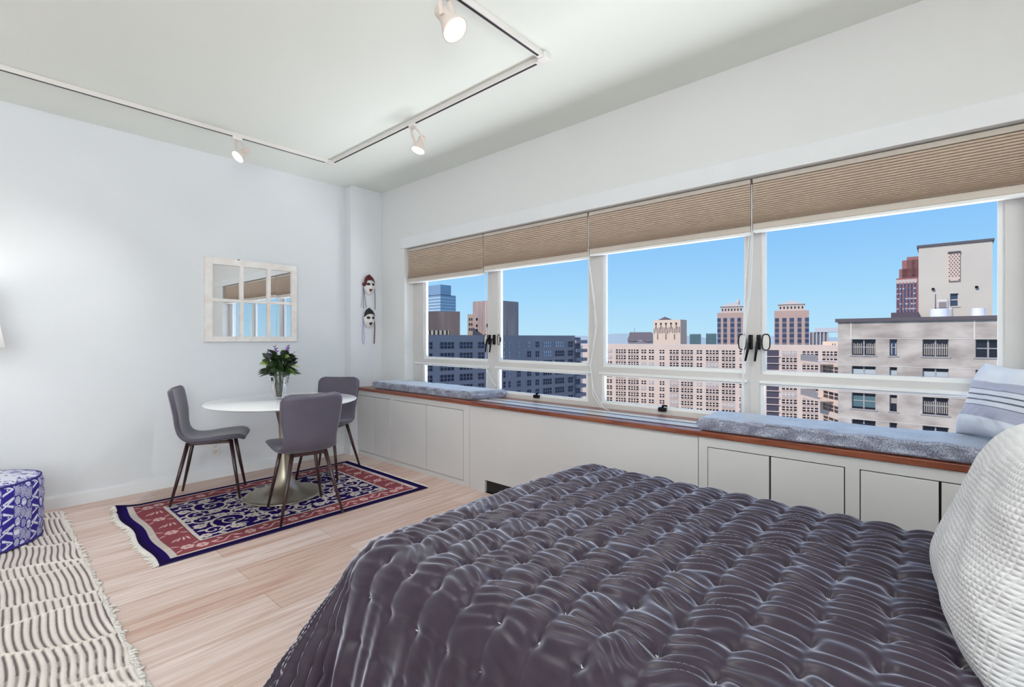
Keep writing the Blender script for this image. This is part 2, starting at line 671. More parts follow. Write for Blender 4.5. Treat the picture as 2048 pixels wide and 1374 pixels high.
# ------------------------------------------------------------------ cellular shades
M_SHADE = mat('shade_fabric', (208, 188, 172), 0.9, var=0.04, scale=6)
M_SRAIL = mat('shade_rail', (206, 196, 186), 0.5)
M_CORD = mat('white_cord', (238, 240, 244), 0.6)
SH = [(4.258, 3.128, 1.835), (3.112, 2.000, 1.855), (1.985, 0.852, 1.872), (0.838, -0.283, 1.882)]
SHN = ['beige cellular shade over the window nearest the pillar', 'beige cellular shade, second from the pillar, above the two black levers',
       'beige cellular shade, third from the pillar, with cords at both sides', 'beige cellular shade over the window beside the striped pillow']
for i, (ya, yb, zb) in enumerate(SH):
    root = thing('cellular_shade', SHN[i], 'window shade', (3.12, (ya + yb) / 2, WZ1), 'cellular shades along the window wall')
    MB().box(3.09, 3.15, yb, ya, 2.172, 2.2).build('headrail', M_SRAIL, root, bevel=0.003)
    prof = []
    z = 2.170
    pitch = 0.024
    zend = zb + 0.052
    n = 0
    pitches = [0.0235 - 0.0155 * (k / 21.0) ** 1.6 for k in range(22)]
    sc = (2.170 - zend) / sum(pitches)
    fr, bk = [], []
    for k, p in enumerate(pitches):
        p *= sc
        bulge = 0.012 + 0.010 * (k / 21.0)
        sway = 0.010 * math.sin(PI * k / 21.0)
        fr += [(3.108 + sway, z), (3.104 - bulge * .75 + sway, z - p * 0.14), (3.104 - bulge + sway, z - p * 0.5), (3.104 - bulge * .75 + sway, z - p * 0.86)]
        z -= p
    fr.append((3.104, z))
    prof = fr + [(3.142, z), (3.142, 2.170)]
    mb = MB()
    nn = len(prof)
    vs = [(x, ya, zz) for x, zz in prof] + [(x, yb, zz) for x, zz in prof]
    fs = [(k, (k + 1) % nn, nn + (k + 1) % nn, nn + k) for k in range(nn)]
    fs += [tuple(reversed(range(nn))), tuple(range(nn, 2 * nn))]
    mb.add(vs, fs)
    mb.build('pleated_fabric', M_SHADE, root)
    MB().box(3.096, 3.146, yb, ya, zb + 0.014, z).build('bottom_rail', M_SRAIL, root, bevel=0.004)
    MB().box(3.1, 3.142, yb + .002, ya - .002, zb, zb + 0.014).build('bottom_cap', M_SASH, root)

    def cord(pts):
        MB().tube(pts, 0.0028, 6).build('pull_cord', M_CORD, root)
    if i == 0:
        cord([(3.115, 3.120, 2.17), (3.115, 3.121, 1.80), (3.13, 3.11, 1.2), (3.13, 3.125, 0.98), (3.14, 3.05, 0.86), (3.14, 3.0, 0.815)])
    if i == 1:
        cord([(3.10, 1.992, 2.17), (3.10, 1.993, 1.85), (3.11, 1.965, 1.6), (3.12, 1.93, 1.35), (3.11, 1.985, 1.04), (3.10, 1.95, .86), (3.08, 1.85, .735), (3.07, 1.80, .724)])
        cord([(3.11, 1.996, 1.85), (3.12, 1.955, 1.55), (3.12, 1.945, 1.3), (3.115, 1.985, 1.04), (3.11, 1.96, .82), (3.09, 1.87, .73)])
    if i == 2:
        cord([(3.10, 0.846, 2.17), (3.10, 0.846, 1.88), (3.11, 0.868, 1.5), (3.12, 0.898, 1.15), (3.12, 0.905, .98), (3.11, 0.912, .80)])
        cord([(3.10, 0.860, 1.88), (3.12, 0.892, 1.5), (3.12, 0.9, 1.2), (3.12, 0.895, .95), (3.10, .905, .80)])
    if i == 3:
        cord([(3.10, 0.838, 1.89), (3.11, 0.85, 1.6), (3.12, 0.872, 1.4), (3.12, 0.888, 1.2)])
    # white strip added in place of light leaking through the gap
    MB().box(3.118, 3.124, yb - 0.010, yb - 0.004, zb + .01, 2.17).build('gap_light_strip', M_CORD, root)

# ------------------------------------------------------------------ window bench: cabinets, radiator cover, top
XF = 2.755
ZT0, ZT1 = 0.69, 0.72


def door(mb_root, y0, y1, z0, z1, name='door'):
    return MB().box(XF - 0.004, XF + 0.012, y0 + 0.0045, y1 - 0.0045, z0 + 0.005, z1 - 0.005).build(name, M_CAB, mb_root, bevel=0.0015)


def cabinet(label, y0, y1, doors, z0, z1):
    root = thing('window_cabinet', label, 'cabinet', (2.9, (y0 + y1) / 2, 0))
    mb = MB()
    spans = []
    for grp in doors:
        spans.append((min(grp), max(grp), z0, z1))
    wall_with_holes(mb, (XF, 0, 0), (0, 1, 0), (-1, 0, 0), y0, y1, 0.0, ZT0, spans, 0.014)
    mb.box(XF + .016, XW - .001, y0, y0 + .018, 0, ZT0)
    mb.box(XF + .016, XW - .001, y1 - .018, y1, 0, ZT0)
    mb.box(XF, XF + .016, y0, y0 + .001, 0, ZT0)
    mb.box(XF, XF + .016, y1 - .001, y1, 0, ZT0)
    mb.build('carcass', M_CAB, root)
    mb = MB().box(XF + .014, XF + .02, min(s[0] for s in spans) - .01, max(s[1] for s in spans) + .01, z0 - .01, z1 + .01)
    mb.build('door_gap', M_GAP, root)
    for grp in doors:
        g = sorted(grp)
        for a, b in zip(g[:-1], g[1:]):
            door(root, a, b, z0, z1)
    return root


cabinet('white built-in cabinet with four flush doors under the window beside the pillar', 2.938, 4.70,
        [(4.667, 4.366, 4.084), (4.024, 3.513, 3.013)], 0.042, 0.64)
cabinet('white built-in cabinet with flush doors beside the bed under the long blue cushion', -0.62, 1.034,
        [(0.983, 0.663, 0.34), (0.284, 0.003, -0.28)], 0.042, 0.637)
# radiator cover
root = thing('radiator_cover', 'plain white radiator cover panel with a dark floor slot between the two cabinets', 'radiator cover', (2.9, 1.99, 0))
mb = MB()
wall_with_holes(mb, (XF, 0, 0), (0, 1, 0), (-1, 0, 0), 1.036, 2.936, 0.0, ZT0 - .012, [(1.25, 2.756, 0.0, 0.10)], 0.02)
mb.box(XF + .02, XW - .001, 1.036, 1.05, 0, ZT0)
mb.box(XF + .02, XW - .001, 2.922, 2.936, 0, ZT0)
mb.build('cover_panel', M_CAB, root)
MB().box(XF + .02, XF + .03, 1.2, 2.8, 0.0, 0.14).build('air_slot', M_GAP, root)
MB().box(XF + .004, XF + .02, 1.036, 2.936, ZT0 - .012, ZT0).build('shadow_line', M_CAB, root)
# wooden top
root = thing('countertop', 'long cherry wood top running along the window bench', 'countertop', (2.95, 2.0, ZT0))
mb = MB().box(XF - 0.012, XW, -0.62, 4.699, ZT0, ZT1)
MB().box(XW + .0005, 3.171, WY0 + .001, WY1 - .001, ZT0 + .001, ZT1).build('window_sill', M_CHERRY, kind='structure')
mb.build('wood_board', M_CHERRY, root, bevel=0.003)
M_GRILLE = mat('grille_metal', (216, 210, 208), 0.3, metal=0.3)
mb = MB()
mb.box(2.835, 2.935, 1.05, 2.93, ZT1, ZT1 + .004)
mb.box(2.965, 3.04, 1.05, 2.93, ZT1, ZT1 + .004)
mb.build('air_grille', M_GRILLE, root, bevel=0.001)
mb = MB()
for x in (2.828, 2.945, 2.955, 3.047):
    mb.box(x, x + .004, 1.05, 2.93, ZT1, ZT1 + .003)
mb.build('grille_slot', M_GAP, root)


# ------------------------------------------------------------------ cushions and pillows
def fabric_print():
    m, nt, b = principled('blue_velvet_print')
    tc = nt.nodes.new('ShaderNodeTexCoord')
    vo = nt.nodes.new('ShaderNodeTexVoronoi')
    vo.inputs['Scale'].default_value = 190
    nt.links.new(tc.outputs['Object'], vo.inputs['Vector'])
    rp = nt.nodes.new('ShaderNodeMapRange')
    rp.inputs[1].default_value = 0.25
    rp.inputs[2].default_value = 0.55
    nt.links.new(vo.outputs['Distance'], rp.inputs[0])
    n = nt.nodes.new('ShaderNodeTexNoise')
    n.inputs['Scale'].default_value = 9
    nt.links.new(tc.outputs['Object'], n.inputs['Vector'])
    mu = nt.nodes.new('ShaderNodeMath')
    mu.operation = 'MULTIPLY'
    nt.links.new(rp.outputs[0], mu.inputs[0])
    nt.links.new(n.outputs['Fac'], mu.inputs[1])
    mix = nt.nodes.new('ShaderNodeMix')
    mix.data_type = 'RGBA'
    mix.inputs['A'].default_value = rgba((80, 76, 98))
    mix.inputs['B'].default_value = rgba((200, 210, 232))
    nt.links.new(mu.outputs[0], mix.inputs['Factor'])
    nt.links.new(mix.outputs['Result'], b.inputs['Base Color'])
    b.inputs['Roughness'].default_value = 0.36
    b.inputs['Specular IOR Level'].default_value = 0.9
    b.inputs['Sheen Weight'].default_value = 0.9
    b.inputs['Sheen Roughness'].default_value = 0.35
    b.inputs['Sheen Tint'].default_value = (0.8, 0.88, 1, 1)
    bp = nt.nodes.new('ShaderNodeBump')
    bp.inputs['Strength'].default_value = 0.3
    bp.inputs['Distance'].default_value = 0.003
    nt.links.new(vo.outputs['Distance'], bp.inputs['Height'])
    nt.links.new(bp.outputs[0], b.inputs['Normal'])
    return m


M_CUSH = fabric_print()


def pad(name, x0, x1, y0, y1, z0, z1, root, seed, slant=0.0):
    """soft mattress pad: closed rounded slab, cross-section loop swept along y"""
    ny, nc = 110, 72
    rs = np.random.RandomState(seed)
    L = np.linspace(0, 1, ny)
    e = 0.035
    P = np.zeros((ny, nc, 3))
    cx, cz = (x0 + x1) / 2, (z0 + z1) / 2
    a = np.linspace(0, 2 * PI, nc, endpoint=False)
    # pack samples evenly round a superellipse
    ca, sa = np.cos(a), np.sin(a)
    for i in range(ny):
        t = L[i]
        d = min(t, 1 - t) * (y1 - y0)
        k = 1.0 if d > e else math.sqrt(max(0.0, 1 - (1 - d / e) ** 2)) * 0.9 + 0.1
        hx, hz = (x1 - x0) / 2, (z1 - z0) / 2
        X = cx + np.sign(ca) * np.abs(ca) ** 0.12 * hx * (1 - 0.02 * (1 - k))
        Z = cz + np.sign(sa) * np.abs(sa) ** 0.30 * hz * k
        Y = np.full(nc, y0 + t * (y1 - y0)) + slant * (X - cx)
        P[i] = np.stack([X, Y, Z], -1)
    nz = vnoise(P[..., 1] * 14 + 7, P[..., 0] * 14 + P[..., 2] * 30, seed) - .5
    up = (P[..., 2] > cz)
    P[..., 2] += np.where(up, nz * 0.008, 0)
    front = P[..., 0] < x0 + 0.03
    nz2 = vnoise(P[..., 1] * 34 + 3, P[..., 2] * 60, seed + 5) - .5
    P[..., 0] += np.where(front, nz2 * 0.016, 0)
    P[..., 2] = np.maximum(P[..., 2], z0)
    P = np.concatenate([P[:1] * 0 + P[:1].mean(axis=1, keepdims=True), P, P[-1:] * 0 + P[-1:].mean(axis=1, keepdims=True)])
    o = grid_object(name, P[:, ::-1], M_CUSH, root, loc=root['_at'] if root is not None else (0, 0, 0), cyc=True)
    return o


tag(pad('bench_cushion', 2.80, 3.13, 2.90, 4.44, ZT1 + .001, ZT1 + 0.075, None, 3, slant=-0.28),
    'short pale blue bench cushion on the wooden top near the pillar', 'cushion')
tag(pad('bench_cushion', 2.765, 3.12, -0.55, 1.055, ZT1 + .001, ZT1 + 0.078, None, 8, slant=0.02),
    'long blue textured bench cushion on the wooden top beside the bed', 'cushion')


def pillow_mesh(w, h, th, n=56, corner=0.10, seed=1, wr=0.006):
    """closed pillow about the origin: width along x, height along z, thickness along y"""
    u = np.linspace(-1, 1, n)
    U, V = np.meshgrid(u, u)
    # square with slightly concave sides and pointed corners
    X = U * w / 2 * (1 - corner * (1 - np.abs(V) ** 1.5) * 0.35 * np.abs(U))
    Z = V * h / 2 * (1 - corner * (1 - np.abs(U) ** 1.5) * 0.35 * np.abs(V))
    T = np.clip((1 - U ** 4), 0, 1) ** 0.55 * np.clip((1 - V ** 4), 0, 1) ** 0.55
    nz = (vnoise(U * 3 + 9, V * 3 + 9, seed) - .5) * wr * 3 + (vnoise(U * 7 + 9, V * 7 + 9, seed + 1) - .5) * wr
    edge = (np.maximum(np.abs(U), np.abs(V)) >= 0.9999)
    # gathers running in from the seams
    gath = np.sin(V * 21 + 2 * np.sin(U * 3)) * np.clip(np.abs(U) - .72, 0, 1) * .022 + np.sin(U * 19 + 1) * np.clip(np.abs(V) - .74, 0, 1) * .022
    nz = nz + gath * (wr < 0.005)
    Y1 = -(th / 2) * T + np.where(edge, 0, nz * T)
    Y2 = (th / 2) * T + np.where(edge, 0, nz * T)
    return X, Z, Y1, Y2, U, V


def pillow(name, w, h, th, mat_, M, cols=None, seed=1, corner=0.1, wr=0.006, n=56):
    X, Z, Y1, Y2, U, V = pillow_mesh(w, h, th, n, corner, seed, wr)
    A = np.stack([X, Y1, Z], -1)
    B = np.stack([X, Y2, Z], -1)[:, ::-1]
    P = np.concatenate([A, B], axis=1)
    # close the loop left/right by making the columns cyclic
    Pm = np.array(M)
    P4 = np.concatenate([P, np.ones(P.shape[:2] + (1,))], -1) @ Pm.T
    c = None
    if cols is not None:
        cA = cols(U, V)
        c = np.concatenate([cA, cA[:, ::-1]], axis=1)
    o = grid_object(name, P4[..., :3], mat_, None, c, cyc=True)
    me = o.data
    bm = bmesh.new()
    bm.from_mesh(me)
    bmesh.ops.remove_doubles(bm, verts=bm.verts, dist=1e-5)
    bmesh.ops.recalc_face_normals(bm, faces=bm.faces)
    bm.to_mesh(me)
    bm.free()
    return o


def stripe_cols(U, V):
    base = np.array(lin((222, 228, 240)))
    band = np.array(lin((180, 184, 206)))
    dark = np.array(lin((74, 78, 100)))
    C = np.zeros(U.shape + (3,)) + base
    fine = (np.sin(V * 150) > 0)[..., None]
    inb = ((V > -0.52) & (V < 0.42))[..., None]
    C = np.where(inb, np.where(fine, band, band * 0.9), C)
    mid = ((V > -0.2) & (V < 0.2))[..., None]
    C = np.where(mid, base * 0.9, C)
    for v in (-0.21, -0.06, 0.06, 0.21):
        C = np.where((np.abs(V - v) < 0.016)[..., None], dark, C)
    return C


def frame_from(origin, xdir, zdir):
    xd = Vector(xdir).normalized()
    zd = Vector(zdir).normalized()
    yd = zd.cross(xd).normalized()
    zd = xd.cross(yd).normalized()
    Mx = Matrix(((xd.x, yd.x, zd.x, origin[0]), (xd.y, yd.y, zd.y, origin[1]), (xd.z, yd.z, zd.z, origin[2]), (0, 0, 0, 1)))
    return Mx


M_STRIPE = attr_mat('striped_cotton', 0.85, sheen=0.2, bump=0.2, bscale=300)
Mx = frame_from((2.98, -0.215, 0.963), (-0.85, -0.52, 0.0), (0.18, -0.26, 0.86))
sp = pillow('throw_pillow', 0.42, 0.36, 0.15, M_STRIPE, Mx, stripe_cols, seed=4, corner=0.35, n=120)
tag(sp, 'pale pillow with thin dark stripes leaning on the blue bench cushion', 'pillow')


def waffle():
    m, nt, b = principled('white_waffle_cotton')
    tc = nt.nodes.new('ShaderNodeTexCoord')
    mp = nt.nodes.new('ShaderNodeMapping')
    nt.links.new(tc.outputs['Object'], mp.inputs[0])
    ns = nt.nodes.new('ShaderNodeTexNoise')
    ns.inputs['Scale'].default_value = 14
    nt.links.new(mp.outputs[0], ns.inputs['Vector'])
    sp3 = nt.nodes.new('ShaderNodeSeparateXYZ')
    dm = nt.nodes.new('ShaderNodeVectorMath')
    dm.operation = 'MULTIPLY_ADD'
    dm.inputs[1].default_value = (0.006, 0.006, 0.006)
    nt.links.new(ns.outputs['Color'], dm.inputs[0])
    nt.links.new(mp.outputs[0], dm.inputs[2])
    nt.links.new(dm.outputs[0], sp3.inputs[0])

    def wv_(sock, k):
        a1 = nt.nodes.new('ShaderNodeMath')
        a1.operation = 'MULTIPLY'
        a1.inputs[1].default_value = k
        nt.links.new(sock, a1.inputs[0])
        a2 = nt.nodes.new('ShaderNodeMath')
        a2.operation = 'SINE'
        nt.links.new(a1.outputs[0], a2.inputs[0])
        a3 = nt.nodes.new('ShaderNodeMath')
        a3.operation = 'ABSOLUTE'
        nt.links.new(a2.outputs[0], a3.inputs[0])
        return a3.outputs[0]
    mm = nt.nodes.new('ShaderNodeMath')
    mm.operation = 'MULTIPLY'
    nt.links.new(wv_(sp3.outputs[0], 290), mm.inputs[0])
    nt.links.new(wv_(sp3.outputs[2], 310), mm.inputs[1])
    bp = nt.nodes.new('ShaderNodeBump')
    bp.inputs['Strength'].default_value = 0.6
    bp.inputs['Distance'].default_value = 0.005
    nt.links.new(mm.outputs[0], bp.inputs['Height'])
    nt.links.new(bp.outputs[0], b.inputs['Normal'])
    b.inputs['Base Color'].default_value = rgba((216, 214, 217))
    b.inputs['Roughness'].default_value = 0.9
    b.inputs['Sheen Weight'].default_value = 0.3
    return m


M_WAFFLE = waffle()
M_HEM = mat('white_cotton_hem', (232, 230, 230), 0.9, bump=0.3, bscale=90)
Mx = frame_from((1.486, -0.157, 0.812), (0.996, 0.0898, 0.0), (0.0311, -0.3442, 0.9384))
bp_ = pillow('bed_pillow', 0.617, 0.502, 0.265, M_WAFFLE, Mx, None, seed=11, corner=0.14, wr=0.004, n=90)
tag(bp_, 'large white waffle-textured pillow propped on the dark quilt', 'pillow')

# ------------------------------------------------------------------ bed and quilt
root = thing('bed', 'bed under a dark quilt standing beside the window bench', 'bed', (1.5, 0.35, 0))
M_MATT = mat('mattress_white', (225, 222, 222), 0.9)
M_UPH = mat('grey_upholstery', (120, 116, 124), 0.9)
MB().box(0.93, 2.13, -0.60, 1.26, 0.06, 0.30).build('bed_base', M_UPH, root, bevel=0.02)
MB().box(0.93, 2.13, -0.60, 1.26, 0.30, 0.565).build('mattress', M_MATT, root, bevel=0.05)
MB().box(0.86, 2.20, -0.70, -0.61, 0.0, 1.12).build('headboard', M_UPH, root, bevel=0.02)
for x in (0.98, 2.08):
    for y in (-0.5, 1.16):
        MB().box(x - .03, x + .03, y - .03, y + .03, 0, 0.06).build('bed_foot', M_GAP, root)


def velvet():
    m, nt, b = principled('plum_grey_velvet')
    tc = nt.nodes.new('ShaderNodeTexCoord')
    n = nt.nodes.new('ShaderNodeTexNoise')
    n.inputs['Scale'].default_value = 26
    n.inputs['Detail'].default_value = 6
    nt.links.new(tc.outputs['Object'], n.inputs['Vector'])
    mix = nt.nodes.new('ShaderNodeMix')
    mix.data_type = 'RGBA'
    mix.inputs['A'].default_value = rgba((36, 26, 37))
    mix.inputs['B'].default_value = rgba((58, 46, 61))
    nt.links.new(n.outputs['Fac'], mix.inputs['Factor'])
    nt.links.new(mix.outputs['Result'], b.inputs['Base Color'])
    b.inputs['Roughness'].default_value = 0.42
    b.inputs['Specular IOR Level'].default_value = 0.3
    b.inputs['Sheen Weight'].default_value = 1.0
    b.inputs['Sheen Roughness'].default_value = 0.36
    b.inputs['Sheen Tint'].default_value = (0.86, 0.86, 1.0, 1)
    return m


M_VELVET = velvet()
QX0, QX1, QY0, QY1 = 0.885, 2.065, -0.58, 1.315
QZ = 0.598
TS = 0.115
step = 0.0052
U = np.arange(QX0 - 0.60, QX1 + 0.56, step)
V = np.arange(QY0, QY1 + 0.62, step)
UU, VV = np.meshgrid(U, V)
cu = np.clip(UU, QX0, QX1)
cv = np.clip(VV, -9, QY1)
du, dv = UU - cu, VV - cv
s = np.hypot(du, dv)
ss = np.where(s < 1e-6, 1, s)
ex, ey = du / ss, dv / ss
corner = np.abs(ex * ey) * 2
rr = 0.135
A = R(74) - R(15) * corner
flat = s < rr * A
out = np.where(flat, rr * np.sin(s / rr), rr * np.sin(A) + (s - rr * A) * np.cos(A))
drop = np.where(flat, rr * (1 - np.cos(s / rr)), rr * (1 - np.cos(A)) + (s - rr * A) * np.sin(A))
ang = np.where(flat, s / rr, A)
pu, pv = (UU - 1.052) / TS, (VV - 0.203) / TS
row = np.floor(pv)
sv = np.abs(np.sin(PI * pv))
su = np.abs(np.sin(PI * pu))
top = np.clip(1 - s / 0.22, 0, 1)
w1 = vnoise(UU * 9 + 31, VV * 9 + 17, 2)
w2 = vnoise(UU * 22 + 5, VV * 7 + row * 3.7 + 11, 3)
w3 = vnoise(UU * 46 + 8, VV * 11 + row * 5.1 + 2, 6)
wr = np.sin(2 * PI * (UU / 0.034 + 2.0 * w1 + row * 0.37)) * 0.55 + (w2 - .5) * 1.8 + (w3 - .5) * 0.6
tuft = np.exp(-(((pu - np.round(pu)) ** 2 + (pv - np.round(pv)) ** 2) * TS * TS) / (0.017 ** 2))
h = 0.0125 * (0.5 * sv ** 0.55 + 0.5 * su ** 0.6 * (0.4 + 0.6 * sv)) + 0.0072 * wr * sv ** 0.55 * (0.18 + 0.82 * top) - 0.016 * tuft
h = h * (0.6 + 0.4 * top)
# hanging folds
per = np.where(np.abs(ex) > np.abs(ey), VV, UU) + np.arctan2(np.abs(ey), np.abs(ex) + 1e-9) * 0.45
fold = (np.sin(2 * PI * per / 0.115 + 5 * vnoise(per * 4 + 3, s * 2 + 3, 9)) * 0.5 + (vnoise(per * 30 + 2, s * 3 + 2, 12) - .5) * 1.3)
hang = np.clip((s - 0.12) / 0.36, 0, 1)
out = out + fold * hang * (0.034 + 0.016 * corner)
nx, nz_ = np.sin(ang), np.cos(ang)
rise = 0.020 * np.clip(1 - ((UU - 1.5) / 0.7) ** 2, 0, 1)
X = cu + ex * (out + h * nx)
Y = cv + ey * (out + h * nx)
Z = QZ + rise * top - drop + h * nz_
Z = np.maximum(Z, 0.012 + 0.01 * np.abs(fold))
P = np.stack([X, Y, Z], -1)
q = grid_object('quilt', P, M_VELVET)
tag(q, 'dark plum grey velvet quilt with tufted squares spread over the bed', 'quilt')
# tiny thread knots at the tufts
M_KNOT = mat('thread_knot', (214, 208, 214), 0.7)
mb = MB()
rk = random.Random(5)
ii = [(i, j) for i in range(-3, 11) for j in range(-3, 12)]
for i, j in ii:
    u, v = 1.052 + i * TS, 0.203 + j * TS
    a = int(round((v - V[0]) / step))
    b = int(round((u - U[0]) / step))
    if 0 <= a < P.shape[0] and 0 <= b < P.shape[1] and rk.random() < 0.45:
        p = P[a, b]
        for k in range(2):
            d = Vector((rk.uniform(-1, 1), rk.uniform(-1, 1), 0.6)).normalized() * 0.007
            c = Vector(p) + Vector((0, 0, 0.001))
            mb.tube([c, c + d], [0.0016, 0.001], 5)
kn = mb.build('thread_knots', M_KNOT, q, kind='stuff')

# ------------------------------------------------------------------ rugs
NAVY, CREAM, RED = np.array(lin((30, 13, 80))), np.array(lin((202, 191, 184))), np.array(lin((134, 70, 78)))
BLACKN = np.array(lin((24, 14, 40)))
GREYC = np.array(lin((150, 138, 142)))


class Canvas:
    def __init__(self, w, h, res):
        self.res = res
        self.nx, self.ny = int(round(w / res)) + 1, int(round(h / res)) + 1
        self.x = np.linspace(-w / 2, w / 2, self.nx)
        self.y = np.linspace(-h / 2, h / 2, self.ny)
        self.X, self.Y = np.meshgrid(self.x, self.y)
        self.C = np.zeros((self.ny, self.nx, 3))

    def dab(self, x, y, r, col, mask=None):
        i0 = max(0, int((x - r - self.x[0]) / self.res) - 1)
        i1 = min(self.nx, int((x + r - self.x[0]) / self.res) + 3)
        j0 = max(0, int((y - r - self.y[0]) / self.res) - 1)
        j1 = min(self.ny, int((y + r - self.y[0]) / self.res) + 3)
        if i0 >= i1 or j0 >= j1:
            return
        sub = (self.X[j0:j1, i0:i1] - x) ** 2 + (self.Y[j0:j1, i0:i1] - y) ** 2 <= r * r
        if mask is not None:
            sub &= mask[j0:j1, i0:i1]
        self.C[j0:j1, i0:i1][sub] = col

    def stroke(self, pts, r0, r1, col, mask=None):
        n = len(pts)
        for k, (x, y) in enumerate(pts):
            t = k / max(1, n - 1)
            self.dab(x, y, r0 + (r1 - r0) * t, col, mask)

    def leaf(self, x, y, a, L, wd, col, mask=None):
        n = max(5, int(L / self.res))
        for k in range(n + 1):
            t = k / n
            self.dab(x + math.cos(a) * L * t, y + math.sin(a) * L * t, max(wd * math.sin(PI * min(1, t * 0.95 + 0.03)), self.res * .6), col, mask)

    def rosette(self, x, y, r, n, col, heart, mask=None):
        for k in range(n):
            a = 2 * PI * k / n
            self.dab(x + math.cos(a) * r * .62, y + math.sin(a) * r * .62, r * .42, col, mask)
        self.dab(x, y, r * .55, col, mask)
        for k in range(n):
            a = 2 * PI * (k + .5) / n
            self.stroke([(x + math.cos(a) * r * t, y + math.sin(a) * r * t) for t in np.linspace(.3, .75, 6)], self.res * .55, self.res * .55, heart, mask)
        self.dab(x, y, r * .2, heart, mask)


RX0, RX1, RY0, RY1 = 0.665, 2.515, 3.185, 4.475
RW, RH = RX1 - RX0, RY1 - RY0
cv_ = Canvas(RW, RH, 0.0036)
X, Y = cv_.X, cv_.Y
ex_ = RW / 2 - np.abs(X)
ey_ = RH / 2 - np.abs(Y)
e = np.minimum(ex_ - 0.0, ey_)
C = cv_.C
C[:] = NAVY
C[(ex_ < 0.03) | (ey_ < 0.045)] = BLACKN * 0.6 + NAVY * 0.4
m_cr = (ex_ > 0.062) & (ey_ > 0.05)
C[m_cr] = CREAM
m_rd = (ex_ > 0.098) & (ey_ > 0.062)
C[m_rd] = RED
m_c2 = (ex_ > 0.250) & (ey_ > 0.20)
C[m_c2] = BLACKN
m_c3 = (ex_ > 0.254) & (ey_ > 0.204)
C[m_c3] = CREAM
m_f = (ex_ > 0.276) & (ey_ > 0.222)
C[m_f] = NAVY
rk = random.Random(12)
# greek dash on the cream bands
band = m_cr & ~m_rd & (ex_ < 0.098)
C[band & (np.sin(Y * 420) > 0.75)] = GREYC
b2 = m_c3 & ~m_f
C[b2 & (np.sin(Y * 300) * np.sin(X * 300) > 0.55)] = GREYC
# red border: rosettes, leaves and bars
red = m_rd & ~m_c2
PINK = np.array(lin((206, 170, 168)))
for sx in (-1, 1):
    x0 = sx * (RW / 2 - 0.175)
    n = 7
    for k in range(n):
        y = (-0.5 + (k + .5) / n) * (RH - 0.16)
        if k % 2 == 0:
            cv_.rosette(x0, y, 0.036, 6, PINK, RED, red)
            for a in (0.6, 2.5, 3.8, 5.6):
                cv_.leaf(x0 + math.cos(a) * .045, y + math.sin(a) * .05, a, 0.05, 0.006, PINK, red)
        else:
            for dx in (-.045, -.015, .02, .05):
                cv_.leaf(x0 + dx, y - .03, 1.2 + dx * 9, 0.06, 0.0065, PINK, red)
for sy in (-1, 1):
    y0 = sy * (RH / 2 - 0.132)
    n = 11
    for k in range(n):
        x = (-0.5 + (k + .5) / n) * (RW - 0.36)
        if k % 2 == 0:
            cv_.rosette(x, y0, 0.034, 6, PINK, RED, red)
            cv_.leaf(x + .045, y0, .3, .055, .008, PINK, red)
            cv_.leaf(x - .045, y0, PI - .3, .055, .008, PINK, red)
        else:
            th = np.linspace(0, 1, 60)
            cv_.stroke([(x + (t - .5) * .16, y0 + sy * .03 * math.sin(t * 2 * PI)) for t in th], .005, .005, PINK, red)
            cv_.leaf(x - .02, y0 + .02, 2.2, .04, .009, PINK, red)
            cv_.leaf(x + .03, y0 - .02, -.9, .04, .009, PINK, red)
# field: mirrored scrolls
fld = m_f


def scroll(cx, cy, r, turns, a0, sgn, mirror):
    pts = []
    for t in np.linspace(0, 1, 160):
        rad = r * (1 - 0.86 * t)
        an = a0 + sgn * turns * 2 * PI * t
        pts.append((cx + rad * math.cos(an), cy + rad * math.sin(an)))
    for mx, my in mirror:
        cv_.stroke([(mx * x, my * y) for x, y in pts], .0085, .0045, CREAM, fld)
    for k in (12, 34, 56, 80):
        x, y = pts[k]
        an = math.atan2(y - cy, x - cx)
        for mx, my in mirror:
            aa = an + 0.7 * sgn
            vx, vy = math.cos(aa) * mx, math.sin(aa) * my
            cv_.leaf(mx * x, my * y, math.atan2(vy, vx), 0.055, 0.011, CREAM, fld)


MIR = [(1, 1), (-1, 1), (1, -1), (-1, -1)]
for (cx, cy, r, tn, a0, sg) in ((0.14, 0.17, .12, 1.5, 3.4, 1), (0.42, 0.20, .12, 1.6, 0.4, -1), (0.30, 0.06, .085, 1.4, 4.2, 1), (0.55, 0.06, .08, 1.5, 2.4, -1),
                                (0.56, 0.31, .075, 1.4, 1.0, 1), (0.26, 0.33, .07, 1.3, 5.0, -1), (0.0, 0.33, .07, 1.3, .2, 1)):
    scroll(cx, cy, r, tn, a0, sg, MIR)
for (x, y, r) in ((0.29, .22, .040), (.06, .06, .046), (.44, .06, .042), (.60, .19, .038), (.43, .35, .040), (.13, .36, .038), (.0, .22, .035), (.62, .0, .036), (.2, .0, .04), (.62, .38, .034)):
    for mx, my in MIR:
        cv_.rosette(mx * x, my * y, r, 7, CREAM, NAVY * .6 + GREYC * .4, fld)
for k in range(46):
    x, y = rk.uniform(0, .64), rk.uniform(0, .41)
    a = rk.uniform(0, 6.28)
    for mx, my in MIR:
        cv_.leaf(mx * x, my * y, math.atan2(math.sin(a) * my, math.cos(a) * mx), rk.uniform(.03, .055), rk.uniform(.005, .009), CREAM, fld)
fade = vnoise(X * 6 + 20, Y * 6 + 20, 4)
C *= (0.86 + 0.24 * fade)[..., None]
